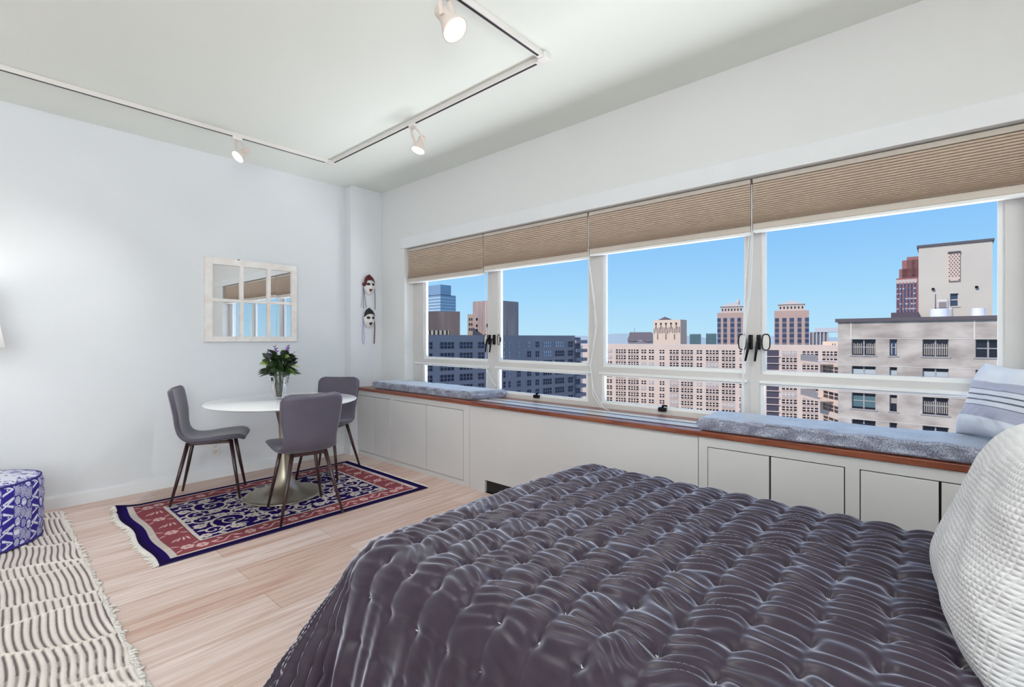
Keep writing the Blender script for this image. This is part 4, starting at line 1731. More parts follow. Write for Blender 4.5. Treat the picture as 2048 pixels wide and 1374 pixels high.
track_run(-2.2, TYB - tw, TX - .03, TYB + tw)
track_run(TX - tw, TYB - .03, TX + tw, TYF + .03)
track_run(-1.2, TYF - tw, TX - .03, TYF + tw)
for x, y in ((TX, TYB), (TX, TYF)):
    MB().box(x - .034, x + .026, y - .03, y + .03, ZC - tz - .004, ZC - .0005).build('corner_joint', M_WHITE, root, bevel=0.003)


def spot_lamp(label, ax, ay, direction, head, lens_r, power, along_x):
    """ax, ay on the track; head = centre of the lens"""
    root = thing('track_spotlight', label, 'spotlight', (ax, ay, ZC - tz), 'spotlights on the ceiling track')
    d = Vector(direction).normalized()
    lens = Vector(head)
    hx, hy = (.035, .016) if along_x else (.016, .035)
    MB().box(ax - hx, ax + hx, ay - hy, ay + hy, ZC - tz - .022, ZC - tz + .001).build('track_adapter', M_WHITE, root, bevel=0.003)
    Mh = Matrix.Translation(lens) @ d.to_track_quat('Z', 'Y').to_matrix().to_4x4()
    r = lens_r
    MB().lathe([(0, -2.35 * r), (.42 * r, -2.3 * r), (.52 * r, -2.1 * r), (.50 * r, -1.5 * r), (.60 * r, -1.05 * r), (.85 * r, -.5 * r), (1.0 * r, -.12 * r), (1.04 * r, 0.02 * r),
                (.98 * r, .05 * r), (.93 * r, -.02 * r), (.80 * r, -.4 * r), (0, -.5 * r)], 40, Mh).build('lamp_housing', M_SPOT, root)
    MB().lathe([(0, -.015 * r), (.5 * r, -.012 * r), (.9 * r, -.03 * r), (.9 * r, -.06 * r), (0, -.06 * r)], 36, Mh).build('lamp_lens', M_LENS, root)
    # yoke: two curved straps from the adapter to the collar of the housing
    side = d.cross(Vector((0, 0, 1)))
    if side.length < .1:
        side = Vector((1, 0, 0))
    side.normalize()
    top = Vector((ax, ay, ZC - tz - .022))
    col = lens - d * r * 1.1
    for sg in (-1, 1):
        pts = [top + side * sg * .008, top + side * sg * .45 * r + Vector((0, 0, -.012)), top.lerp(col, .45) + side * sg * r * 1.05, col + side * sg * r * .98, col + side * sg * r * .72]
        pts = [Vector(p) for p in smooth_path([tuple(p) for p in pts], 16)]
        fw = side.cross((col - top).normalized())
        mb = MB().ribbon(pts, 0.018, 0.003, fw)
        mb.build('yoke_arm', M_SPOT, root)
    MB().tube([top + Vector((0, 0, .004)), top + Vector((0, 0, -.014))], .010, 12).build('swivel', M_SPOT, root)
    l = bpy.data.lights.new('spot_beam', 'SPOT')
    l.energy = power
    l.spot_size = R(100)
    l.spot_blend = 0.8
    l.shadow_soft_size = r * .8
    l.color = (1.0, 0.98, 0.95)
    lo = bpy.data.objects.new('spot_beam', l)
    COL.objects.link(lo)
    lo.location = lens + d * 0.02
    lo.rotation_euler = d.to_track_quat('-Z', 'Y').to_euler()


p3 = at_depth(910, 60, 2.16)
spot_lamp('large lit white track spotlight hanging nearest the camera', 1.455, TYF, (0.202, -0.548, -0.826), p3, .060, 60, True)
p1 = at_depth(475, 314, 3.74)
spot_lamp('small lit white track spotlight on the run above the mirror wall', 1.395, TYB, (-0.66, -0.10, -0.70), p1, .050, 55, True)
p2 = at_depth(836, 301, 3.62)
spot_lamp('small white track spotlight on the run parallel to the windows, pointing down', TX, 2.955, (-0.30, 0.06, -0.93), p2, .052, 55, False)

# ------------------------------------------------------------------ floor lamp at the left border
LC = Vector((-0.095, 4.52, 0.0))
root = thing('floor_lamp', 'floor lamp with a white shade behind the patterned pouf', 'lamp', (LC.x, LC.y, 0))
M_SHADEW = mat('lamp_shade_linen', (240, 238, 236), 0.9)
sb = M_SHADEW.node_tree.nodes['Principled BSDF']
sb.inputs['Emission Color'].default_value = (1, 0.98, 0.95, 1)
sb.inputs['Emission Strength'].default_value = 0.35
MB().lathe([(.225, 1.19), (.165, 1.58), (.162, 1.58), (.222, 1.19)], 48, Matrix.Translation(LC), closed=True).build('lamp_shade', M_SHADEW, root)
MB().tube([LC + Vector((0, 0, .03)), LC + Vector((0, 0, 1.36))], .011, 12).build('lamp_pole', M_BLACK, root)
MB().lathe([(0, 0), (.13, 0), (.13, .018), (.03, .03), (0, .03)], 36, Matrix.Translation(LC + Vector((0, 0, .0)))).build('lamp_base', M_BLACK, root)
MB().lathe([(0, 1.34), (.02, 1.35), (.032, 1.40), (.02, 1.44), (0, 1.45)], 16, Matrix.Translation(LC)).build('bulb', emit('bulb_glow', (255, 244, 228), 8), root)
MB().tube([LC + Vector((-.163, 0, 1.575)), LC + Vector((0, 0, 1.45)), LC + Vector((.163, 0, 1.575))], .003, 6).build('shade_spider', M_BLACK, root)
pl = bpy.data.lights.new('lamp_bulb', 'POINT')
pl.energy = 2.2
pl.shadow_soft_size = .05
pl.color = (1, .95, .88)
po_ = bpy.data.objects.new('lamp_bulb', pl)
COL.objects.link(po_)
po_.location = LC + Vector((0, 0, 1.5))

# ------------------------------------------------------------------ the city outside
G0 = -62.0
M_CITY = mat('street_ground', (150, 150, 150), 0.9, var=0.3, scale=0.02)
n = 48
mb = MB()
mb.add([(0, 0, G0)] + [(9000 * math.cos(2 * PI * k / n), 9000 * math.sin(2 * PI * k / n), G0) for k in range(n)], [(0, 1 + k, 1 + (k + 1) % n) for k in range(n)])
mb.build('ground_outside', M_CITY, kind='structure')


def col_on(px, P0, D):
    """distance along D from P0 where the sight line of pixel column px crosses"""
    r = ray(px, HY)
    den = D.x * r.y - D.y * r.x
    return (P0.y * r.x - P0.x * r.y) / den


def z_on(px, py, P0, D):
    u = col_on(px, P0, D)
    q1 = P0 + D * u
    d = q1.x * SN + q1.y * CS
    return EYE - (py - HY) * d / F_PX


M_PANE = mat('city_pane_dark', (44, 44, 58), 0.15, var=0.3, scale=0.3)
M_PANE_L = mat('city_pane_pale', (196, 198, 204), 0.3, var=0.2, scale=0.5)
M_PANE_B = mat('city_pane_blue', (70, 84, 120), 0.12, var=0.3, scale=0.2)
M_WFR = mat('city_window_frame', (206, 200, 196), 0.6)


def building(name, label, P0, P1, zt, wall_m, wins, deep=14.0, zb=G0, group=None, recess=0.25, win=None, cap=None):
    """P0 -> P1: facade seen from the room, left to right; wins: (u0, u1, z0, z1, style)"""
    P0, P1 = Vector((P0[0], P0[1], 0)), Vector((P1[0], P1[1], 0))
    D = (P1 - P0)
    L = D.length
    D.normalize()
    N = Vector((D.y, -D.x, 0))
    root = thing(name, label, 'building', (P0.x, P0.y, zb), group)
    mb = MB()
    wall_with_holes(mb, P0, D, N, 0, L, zb, zt, [w[:4] for w in wins], recess)

    def Q(u, d, z):
        q1 = P0 + D * u - N * d
        return (q1.x, q1.y, z)
    mb.add([Q(0, 0, zb), Q(0, deep, zb), Q(0, deep, zt), Q(0, 0, zt)], [(3, 2, 1, 0)])
    mb.add([Q(L, 0, zb), Q(L, deep, zb), Q(L, deep, zt), Q(L, 0, zt)], [(0, 1, 2, 3)])
    mb.add([Q(0, deep, zb), Q(L, deep, zb), Q(L, deep, zt), Q(0, deep, zt)], [(3, 2, 1, 0)])
    mb.add([Q(0, 0, zt), Q(L, 0, zt), Q(L, deep, zt), Q(0, deep, zt)], [(0, 1, 2, 3)])
    mb.build('facade', wall_m, root)
    if cap:
        ch_, co, cm = cap
        mb = MB()
        vs = [Q(-co, -co, zt - ch_ * .5), Q(L + co, -co, zt - ch_ * .5), Q(L + co, deep, zt - ch_ * .5), Q(-co, deep, zt - ch_ * .5)]
        vs += [(a, b, zt + ch_ * .5) for a, b, c in vs]
        mb.add(vs, [(3, 2, 1, 0), (4, 5, 6, 7), (0, 1, 5, 4), (1, 2, 6, 5), (2, 3, 7, 6), (3, 0, 4, 7)])
        mb.build('roof_edge', cm, root)
    for w in wins:
        make_window(root, P0, D, N, w, recess)
    return root, P0, D, N, L


def make_window(root, P0, D, N, w, recess):
    u0, u1, z0, z1 = w[:4]
    st_ = w[4] if len(w) > 4 else {}
    mb = MB()

    def fbox(a, b, c, d, d0, d1):
        """facade box: u a..b, z c..d, depth d0..d1 behind the wall plane"""
        vs = []
        for zz in (c, d):
            for uu, dd in ((a, d0), (b, d0), (b, d1), (a, d1)):
                q1 = P0 + D * uu - N * dd
                vs.append((q1.x, q1.y, zz))
        mb.add(vs, [(3, 2, 1, 0), (4, 5, 6, 7), (0, 1, 5, 4), (1, 2, 6, 5), (2, 3, 7, 6), (3, 0, 4, 7)])
    pane = st_.get('pane', M_PANE)
    frame = st_.get('frame', M_WFR)
    fbox(u0 - .01, u1 + .01, z0 - .01, z1 + .01, recess, recess + .06)
    mb.cur = 1
    t = st_.get('t', 0.10)
    nu, nz2 = st_.get('n', 2), st_.get('m', 2)
    for k in range(1, nu):
        c = u0 + (u1 - u0) * k / nu
        fbox(c - t * .5, c + t * .5, z0, z1, recess - .1, recess)
    for k in range(1, nz2):
        c = z0 + (z1 - z0) * k / nz2
        fbox(u0, u1, c - t * .4, c + t * .4, recess - .09, recess)
    if st_.get('edge', True):
        fbox(u0, u0 + t * .5, z0, z1, recess - .1, recess)
        fbox(u1 - t * .5, u1, z0, z1, recess - .1, recess)
    if st_.get('sill'):
        fbox(u0 - .15, u1 + .15, z0 - .14, z0, -.08, recess)
    o = mb.build('window', [pane, frame], root)
    if st_.get('curtain'):
        mb = MB()
        kind_ = st_['curtain']
        rk2 = random.Random(int(u0 * 100) + int(z0 * 7))
        if kind_ == 'slats':
            x = u0 + .12
            while x < u1 - .1:
                if abs(x - (u0 + u1) / 2) > .12:
                    fbox(x, x + .09, z0 + .1, z0 + (z1 - z0) * rk2.uniform(.7, .76), recess - .05, recess - .01)
                x += .17
        else:
            fbox(u0 + .05, u1 - .05, z0 + (z1 - z0) * st_.get('drop', 0.0), z0 + (z1 - z0) * .8, recess - .05, recess - .01)
        mb.build('curtain', st_.get('cm', M_WFR), o)
    return o


# ---- concrete block of flats close by on the right
M_CONC = mat('stained_concrete', (207, 195, 185), 0.9, col2=(166, 152, 144), scale=0.35, stretch=(1, 1, 2.2))
M_CONC2 = mat('pale_penthouse', (212, 202, 190), 0.9, var=0.06, scale=0.3)
M_CAP = mat('roof_flashing', (96, 86, 92), 0.6)
M_JOINT = mat('panel_joint', (226, 220, 214), 0.8)
M_CURT = mat('city_curtain', (176, 166, 158), 0.9)
M_CURTB = mat('city_curtain_pale', (186, 194, 198), 0.9)
M_TEAL = mat('city_sash_teal', (88, 118, 124), 0.4)
A0 = Vector((66.0, on_x(1676, HY, 66.0).y, 0))
DA = Vector((0, -1, 0))
cols_a = [(1703.5, 1751.5), (1779, 1794.5), (1845, 1897.5), (1951, 2003)]
wins = []
for r_i in range(5):
    zt_ = 1.10 - 3.0 * r_i
    zb_ = zt_ - 1.75
    for ci_, (pa_, pb_) in enumerate(cols_a):
        ua, ub = col_on(pa_, A0, DA), col_on(pb_, A0, DA)
        st_ = dict(n=2 if ci_ != 1 else 1, m=2, t=0.13, sill=True, pane=M_PANE, frame=mat('concrete_window_bar', (172, 166, 166), 0.6))
        if r_i in (0, 2) and ci_ in (0, 2):
            st_.update(curtain='slats', cm=M_CURT)
        if r_i == 0 and ci_ == 1:
            st_.update(curtain='slats', cm=M_CURTB, pane=M_PANE_B)
        if r_i == 1:
            st_.update(curtain='drape', cm=M_CURTB)
        if r_i == 2 and ci_ == 0:
            st_.update(curtain='drape', cm=M_TEAL, drop=.1)
        if r_i == 2 and ci_ == 1:
            st_.update(curtain='drape', cm=M_CURT, drop=.5)
        wins.append((ua, ub, zb_, zt_, st_))
rootA, P0, D, N, L = building('apartment_block', 'stained pale concrete apartment block with wide paired windows, nearest building outside', (66.0, A0.y), (66.0, -16.0), 3.25, M_CONC, wins,
                              deep=16, recess=0.4, cap=(0.38, 0.25, M_CAP))
mb = MB()
for pxj in (1702, 1949):
    u = col_on(pxj, A0, DA)
    mb.box(65.97, 66.0, A0.y - u - .05, A0.y - u + .05, 1.1, 3.05)
for zz in (1.17, -1.83, -4.83, -7.83):
    mb.box(65.975, 66.0, -16, A0.y, zz - .02, zz + .02)
mb.build('panel_joint', M_JOINT, rootA)
# bulkhead on its roof
B0 = Vector((74.0, on_x(1837, HY, 74.0).y, 0))
uw = [col_on(p, B0, DA) for p in (1900, 1917)]
zs_ = [z_on(1908, p, B0, DA) for p in (612, 587)]
bh, P0, D, N, L = building('roof_bulkhead', 'tall blank beige bulkhead with a pierced stone panel standing on the concrete block', (74.0, B0.y), (74.0, on_x(1985, HY, 74.0).y), 12.0, M_CONC2,
                           [(uw[0], uw[1], zs_[0], zs_[1], dict(n=1, m=2, t=.14, sill=True, pane=M_PANE_B, frame=M_CONC2))], deep=7, zb=3.25, recess=.3, cap=(.25, .15, M_CAP))
u0, u1 = [col_on(p, B0, DA) for p in (1897, 1920)]
z0, z1 = [z_on(1908, p, B0, DA) for p in (562, 508)]
mb = MB()
M_LATT = mat('pierced_stone', (222, 196, 182), 0.9)
mb.cur = 0
mb.box(73.80, 73.99, B0.y - u1, B0.y - u0, z0, z1)
mb.cur = 1
nx_, nz_2 = 7, 14
for i in range(nx_):
    for j in range(nz_2):
        if (i + j) % 2 == 0 and (j > 1 or i in (0, nx_ - 1)):
            a = u0 + (u1 - u0) * (i + .12) / nx_
            b = u0 + (u1 - u0) * (i + .9) / nx_
            c = z0 + (z1 - z0) * (j + .2) / nz_2
            d = z0 + (z1 - z0) * (j + .75) / nz_2
            mb.box(73.78, 73.81, B0.y - b, B0.y - a, c, d)
mb.box(73.75, 73.99, B0.y - u1 - .05, B0.y - u0 + .05, z1 + .1, z1 + .28)
mb.build('pierced_panel', [M_LATT, M_CAP], bh)
for px_, py_ in ((1866, 578), (1953, 574)):
    q1 = on_x(px_, py_, 73.9)
    MB().box(73.7, 74.0, q1.y - .12, q1.y + .12, q1.z - .12, q1.z + .12).build('wall_light', M_BLACK, bh, bevel=.03)
M_VENT = mat('vent_white', (226, 226, 236), 0.5)
for k, (pa_, pb_, pt) in enumerate(((1858, 1899, 619), (1941, 1972, 617.5))):
    ca = on_x((pa_ + pb_) / 2, 632, 69.5)
    rr3 = abs(on_x(pa_, 632, 69.5).y - on_x(pb_, 632, 69.5).y) / 2 * .9
    zt_ = on_x((pa_ + pb_) / 2, pt, 69.5).z
    v_ = MB().lathe([(0, 3.25), (rr3 * 1.25, 3.25), (rr3 * 1.25, 3.5), (rr3, 3.55), (rr3, zt_), (rr3 * .9, zt_ + .06), (0, zt_ + .06)], 28, Matrix.Translation((69.5, ca.y, 0))).build('roof_vent', M_VENT)
    tag(v_, ('round white roof vent below the bulkhead window' if k == 0 else 'smaller round white roof vent at the right end of the concrete roof'), 'vent')
hd = thing('roof_hood', 'curved exhaust hood on the concrete roof beside the white vent', 'exhaust hood', (71.5, on_x(1890, 620, 71.5).y, 3.25))
c_ = hd.location
M_HOOD = mat('hood_metal', (206, 198, 194), 0.5)
mb = MB()
mb.box(71.0, 72.0, c_.y - .65, c_.y + .1, 3.25, 4.6)
mb.box(70.9, 72.0, c_.y - .3, c_.y + .75, 4.4, 5.5)
mb.build('hood_body', M_HOOD, hd, bevel=.2)
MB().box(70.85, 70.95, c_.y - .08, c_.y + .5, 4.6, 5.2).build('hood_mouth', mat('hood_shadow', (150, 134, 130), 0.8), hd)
an = MB().tube([(71.5, on_x(1871, 620, 71.5).y, 3.25), (71.5, on_x(1871, 620, 71.5).y, on_x(1871, 588, 71.5).z)], [.07, .04], 8).build('roof_pipe', M_CAP)
tag(an, 'thin grey pipe standing on the concrete roof in front of the bulkhead', 'pipe')
sh_y0, sh_y1 = on_x(1782, 630, 73).y, on_x(1837, 630, 73).y
s1 = MB().box(73, 76, sh_y1, sh_y0, 3.25, on_x(1800, 625, 73).z)
s1 = s1.build('roof_shed', mat('roof_shed_plum', (92, 80, 92), 0.8))
tag(s1, 'low dark shed on the concrete roof left of the bulkhead', 'shed')

# ---- long pale brick slab
M_BRICKP = mat('pale_brick', (238, 212, 196), 0.9, var=0.06, scale=0.1)
M_BRICKS = mat('pale_brick_spandrel', (206, 182, 172), 0.9)
S0, S1 = Vector((214.9, 125.7, 0)), Vector((233.0, 67.9, 0))
DS = (S1 - S0).normalized()
S0 = S0 - DS * 14.0
LS = col_on(1690, S0, DS)
S1 = S0 + DS * LS
roofz = -1.9
pxcols = [(1188, 1198, 2), (1214, 1224, 2), (1232, 1251.5, 4), (1256.5, 1277, 4), (1283, 1292, 2), (1298, 1307.5, 2), (1319.5, 1328.5, 2), (1339.5, 1357, 3), (1362.5, 1385.5, 4), (1393.5, 1404, 2),
          (1412, 1437, 4), (1444, 1470, 4), (1479, 1490, 2), (1503, 1528, 4), (1564, 1593.5, 4), (1605, 1636, 4), (1645, 1674, 4)]
wins = []
for r_i in range(12):
    zt_ = roofz - 2.6 - 3.05 * r_i
    for ci_, (pa_, pb_, nn_) in enumerate(pxcols):
        ua, ub = col_on(pa_, S0, DS), col_on(pb_, S0, DS)
        if ub > LS - .5:
            continue
        pale = random.Random(r_i * 31 + ci_).random() < 0.16
        wins.append((ua, ub, zt_ - 1.75, zt_, dict(n=nn_, m=2, t=.45, pane=M_PANE_L if pale else M_PANE, frame=M_BRICKP, edge=False)))
vis, rest = [], []
for w in wins:
    (vis if w[3] > -24 else rest).append(w)
rs_, P0, D, N, L = building('brick_slab', 'long pale brick apartment slab covered in small dark windows, across the middle windows', S0, S1, roofz, M_BRICKP, [], deep=16)
for w in (vis + rest):
    pass


def shallow_windows(root, P0, D, N, ws, limit=100):
    """windows sit in shallow boxes on the wall: the first ones each a part, the rest one mesh"""
    ws = sorted(ws, key=lambda w: -w[3])
    for w in ws[:limit]:
        make_window(root, P0, D, N, w, -0.05)
    if len(ws) > limit:
        objs = [make_window(root, P0, D, N, w, -0.05) for w in ws[limit:]]
        bm = bmesh.new()
        mats = []
        for o in objs:
            for mm in o.data.materials:
                if mm not in mats:
                    mats.append(mm)
        for o in objs:
            off = len(bm.faces)
            idx = [mats.index(mm) for mm in o.data.materials]
            bm.from_mesh(o.data)
            bm.faces.ensure_lookup_table()
            for f in bm.faces[off:]:
                f.material_index = idx[f.material_index]
        me = bpy.data.meshes.new('windows_below')
        bm.to_mesh(me)
        bm.free()
        for mm in mats:
            me.materials.append(mm)
        for o in objs:
            bpy.data.objects.remove(o)
        oo = bpy.data.objects.new('windows_below', me)
        COL.objects.link(oo)
        oo.parent = root
        oo['kind'] = 'stuff'


shallow_windows(rs_, P0, D, N, wins)
mb = MB()
for ci_, (pa_, pb_, nn_) in enumerate(pxcols):
    ua, ub = col_on(pa_, S0, DS), col_on(pb_, S0, DS)
    if ub > LS - .5 or nn_ < 3:
        continue
    for r_i in range(12):
        zt_ = roofz - 2.6 - 3.05 * r_i - 1.85
        vs = []
        for zz in (zt_ - 1.0, zt_):
            for uu, dd in ((ua, -.04), (ub, -.04), (ub, .1), (ua, .1)):
                q1 = P0 + D * uu - N * dd
                vs.append((q1.x, q1.y, zz))
        mb.add(vs, [(3, 2, 1, 0), (4, 5, 6, 7), (0, 1, 5, 4), (1, 2, 6, 5), (2, 3, 7, 6), (3, 0, 4, 7)])
mb.build('spandrel', M_BRICKS, rs_)
# dark recessed balcony stack where the slab turns
ua, ub = col_on(1533, P0, D), col_on(1557.5, P0, D)
bal = MB()
for r_i in range(12):
    zt_ = roofz - 2.2 - 3.05 * r_i
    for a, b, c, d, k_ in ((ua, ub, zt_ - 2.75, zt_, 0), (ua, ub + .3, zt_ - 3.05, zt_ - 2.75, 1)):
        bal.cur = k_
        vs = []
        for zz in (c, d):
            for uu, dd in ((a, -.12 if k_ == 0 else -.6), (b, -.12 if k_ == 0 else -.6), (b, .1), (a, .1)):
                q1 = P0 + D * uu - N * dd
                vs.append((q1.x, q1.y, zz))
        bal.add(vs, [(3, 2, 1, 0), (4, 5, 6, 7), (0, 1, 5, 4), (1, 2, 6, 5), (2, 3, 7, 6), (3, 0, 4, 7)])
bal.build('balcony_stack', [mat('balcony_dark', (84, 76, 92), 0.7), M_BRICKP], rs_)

# ---- lower wing with roof terraces in front of the slab's right end
W0 = at_depth(1640, HY, 118.0)
W1 = at_depth(1700, HY, 104.0)
W0.z = W1.z = 0
M_TERR = mat('terrace_grey', (158, 152, 154), 0.8)
zt_ = W0.z + (EYE - (722 - HY) * 118 / F_PX)
wing, P0, D, N, L = building('terrace_wing', 'low pale wing with railed roof terraces beside the concrete block', W0, W1, zt_, M_BRICKP,
                             [(col_on(1645, Vector((W0.x, W0.y, 0)), (W1 - W0).normalized()), col_on(1690, Vector((W0.x, W0.y, 0)), (W1 - W0).normalized()), zt_ - 2.6 - k * 3.0, zt_ - 1.0 - k * 3.0, dict(n=4, m=2, t=.2, frame=M_BRICKP)) for k in range(5)], deep=10, recess=.2)
for k, zz in enumerate((zt_, zt_ - 8.6)):
    mb = MB()
    for a, b, d0, d1 in ((-2.5, 6.5, -3.4, -3.2), (-2.5, -2.3, -3.4, 0.0)):
        vs = []
        for z_ in (zz, zz + 1.5):
            for uu, dd in ((a, d0), (b, d0), (b, d1), (a, d1)):
                q1 = P0 + D * uu - N * dd
                vs.append((q1.x, q1.y, z_))
        mb.add(vs, [(3, 2, 1, 0), (4, 5, 6, 7), (0, 1, 5, 4), (1, 2, 6, 5), (2, 3, 7, 6), (3, 0, 4, 7)])
    mb.cur = 1
    vs = []
    for z_ in (zz - .5, zz):
        for uu, dd in ((-2.8, -3.6), (7, -3.6), (7, 1), (-2.8, 1)):
            q1 = P0 + D * uu - N * dd
            vs.append((q1.x, q1.y, z_))
    mb.add(vs, [(3, 2, 1, 0), (4, 5, 6, 7), (0, 1, 5, 4), (1, 2, 6, 5), (2, 3, 7, 6), (3, 0, 4, 7)])
    mb.build('terrace', [M_TERR, M_BRICKP], wing)

# ---- dark slab on the left
M_DARKB = mat('grey_brick', (158, 146, 150), 0.9, var=0.1, scale=0.15)
K0, K1 = Vector((83.3, 100.4, 0)), Vector((133.0, 91.0, 0))
DK = (K1 - K0).normalized()
K0 = K0 - DK * 9
LK = col_on(1150, K0, DK)
K1 = K0 + DK * LK
rz_ = 2.05
pxk = [(851, 865, 2), (880, 908, 4), (919, 945, 4), (956, 968, 2), (985, 995, 2), (1006, 1011, 1), (1017, 1021, 1), (1034, 1041, 2), (1054, 1062, 2), (1071, 1078, 2), (1086, 1103, 4), (1110, 1128, 4), (1136, 1145, 2)]
wins = []
for r_i in range(8):
    zt_ = rz_ - 1.95 - 2.95 * r_i
    for ci_, (pa_, pb_, nn_) in enumerate(pxk):
        ua, ub = col_on(pa_, K0, DK), col_on(pb_, K0, DK)
        lit = (r_i, ci_) in ((0, 6), (1, 5), (1, 6), (0, 7), (1, 7), (0, 8), (0, 10), (1, 10), (0, 11), (2, 5), (3, 6), (0, 5))  # sky brightness showing through these windows is put into pale panes
        wins.append((ua, ub, zt_ - 1.75, zt_, dict(n=nn_, m=2, t=.22, pane=M_PANE_L if lit else M_PANE, frame=mat('grey_brick_bar', (132, 128, 146), 0.8))))
dk_, P0, D, N, L = building('grey_slab', 'dark grey brick apartment slab in shade outside the first two windows', K0, K1, rz_, M_DARKB, [], deep=14)
shallow_windows(dk_, P0, D, N, wins)
mb = MB()
uE = L
for r_i in range(8):
    zz = rz_ - 1.2 - 2.95 * r_i
    for a, b, c, d, dd0 in ((L - .5, L + 4.6, zz - 1.4, zz - .3, -1.2),):
        vs = []
        for z_ in (c, d):
            for uu, dd in ((a, dd0), (b, dd0), (b, 3), (a, 3)):
                q1 = P0 + D * uu - N * dd
                vs.append((q1.x, q1.y, z_))
        mb.add(vs, [(3, 2, 1, 0), (4, 5, 6, 7), (0, 1, 5, 4), (1, 2, 6, 5), (2, 3, 7, 6), (3, 0, 4, 7)])
mb.build('balcony', M_DARKB, dk_)
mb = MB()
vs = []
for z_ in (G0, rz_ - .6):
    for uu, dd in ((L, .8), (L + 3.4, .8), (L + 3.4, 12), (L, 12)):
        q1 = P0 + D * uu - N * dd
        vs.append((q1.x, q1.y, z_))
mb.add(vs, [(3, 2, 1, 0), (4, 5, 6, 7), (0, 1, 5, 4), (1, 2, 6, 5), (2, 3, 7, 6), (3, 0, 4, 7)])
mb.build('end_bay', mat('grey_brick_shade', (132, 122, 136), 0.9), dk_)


# ---- roofs and towers behind
def tower(name, label, px0, px1, d, ytop, wall_m, ybot=700, deep=None, turn=0.0, cat='building'):
    """a block whose front spans px0..px1 at depth d, turned about its left edge"""
    a, b = at_depth(px0, HY, d), at_depth(px1, HY, d + turn)
    if not turn:
        mid = (a + b) / 2
        dn = Vector((mid.y, -mid.x, 0)).normalized()
        a.z = 0
        a = at_depth(px0, HY, d * (1 - 0.0 * d))
        a.z = 0
        b = a + dn * col_on(px1, a, dn)
    zt = EYE + (HY - ytop) * d / F_PX
    return building(name, label, a, b, zt, wall_m, [], deep=deep or (b - a).length, zb=G0)


def corner_tower(name, label, pxl, pxc, pxr, d, ytop, wall_m):
    """a block aligned with the street grid: near corner at pxc, left face to pxl, right face to pxr"""
    c = at_depth(pxc, HY, d)
    c.z = 0
    yl = on_x(pxl, HY, c.x).y
    r = ray(pxr, HY)
    xr = c.y * r.x / r.y
    zt = EYE + (HY - ytop) * d / F_PX
    return building(name, label, (c.x, yl), (c.x, c.y), zt, wall_m, [], deep=xr - c.x, zb=G0)


def strip_windows(root, P0, D, N, px0, px1, ys, h, d, style):
    for y_ in ys:
        ua, ub = col_on(px0, P0, D), col_on(px1, P0, D)
        zt = EYE + (HY - y_) * d / F_PX
        make_window(root, P0, D, N, (ua, ub, zt - h * d / F_PX, zt, style), -0.05)


# brown block and glass tower behind the grey slab
M_BROWN = mat('brown_concrete', (166, 140, 128), 0.9, col2=(136, 114, 106), scale=0.12, stretch=(3, 3, .3))
br_, P0, D, N, L = tower('brown_block', 'plain brown concrete block rising behind the grey slab, below the glass tower', 800, 920, 175, 622, M_BROWN, deep=20)
strip_windows(br_, P0, D, N, 830, 898, [660.5], 9, 175, dict(n=8, m=1, t=.9, pane=M_PANE, frame=mat('peach_brick', (226, 198, 170), 0.9)))
M_GLT = mat('tower_blue_glass', (146, 170, 196), 0.2, metal=.2, var=0.15, scale=0.05)
M_GLB = mat('tower_pale_band', (186, 208, 222), 0.3)
gt, P0, D, N, L = corner_tower('glass_tower', 'blue glass office tower behind the brown block', 838, 881, 911.5, 420, 589, M_GLT)
mb = MB()
cy_ = P0.y - L
r_px = ray(911.5, HY)
xr_ = cy_ * r_px.x / r_px.y
for k in range(6):
    zz = EYE + (HY - (594 + k * 6.2)) * 420 / F_PX
    mb.box(P0.x, xr_, cy_ - .3, cy_ + .1, zz - 1.2, zz)
    mb.box(P0.x - .3, P0.x + .1, cy_ - .3, P0.y, zz - 1.2, zz)
mb.build('floor_band', M_GLB, gt)
zr_ = EYE + (HY - 590) * 420 / F_PX
MB().box(P0.x, P0.x + (xr_ - P0.x) * .68, cy_, P0.y - L * .42, zr_, EYE + (HY - 569) * 420 / F_PX).build('crown', M_GLT, gt)
MB().box(P0.x, P0.x + (xr_ - P0.x) * .5, P0.y - L * .40, P0.y, zr_, EYE + (HY - 577) * 420 / F_PX).build('crown', M_GLT, gt)
# tan tower split by the first mullion
M_TAN = mat('tan_concrete', (190, 166, 158), 0.9, col2=(162, 140, 138), scale=0.15, stretch=(3, 3, .4))
M_PEACH = mat('peach_stone', (232, 206, 184), 0.9, var=.05, scale=.1)
tt, P0, D, N, L = corner_tower('tan_tower', 'tan square tower behind the grey slab with a shaded right side', 945.5, 990, 1037, 190, 600, M_TAN)
strip_windows(tt, P0, D, N, 952, 956, [636, 649, 658], 5, 197, dict(n=1, m=1))
strip_windows(tt, P0, D, N, 972.5, 976, [648], 7, 196, dict(n=1, m=1))
tl, P0, D, N, L = tower('peach_annex', 'narrow peach stone annex on the left of the tan tower', 935, 946, 205, 628.5, M_PEACH, deep=10)
strip_windows(tl, P0, D, N, 937.5, 940, [636, 646, 656], 5, 205, dict(n=1, m=1))
strip_windows(tl, P0, D, N, 942, 944.5, [636, 646, 656], 5, 205, dict(n=1, m=1))

# things on the far skyline above the pale slab
cb, P0, D, N, L = corner_tower('crenellated_block', 'square stone block with dark arched ornament standing above the pale slab', 1307, 1361, 1373.5, 330, 639, mat('cream_stone', (232, 208, 188), 0.9, var=.05, scale=.1))
M_ORN = mat('ornament_dark', (110, 92, 96), 0.9)
mb = MB()
rk = random.Random(2)


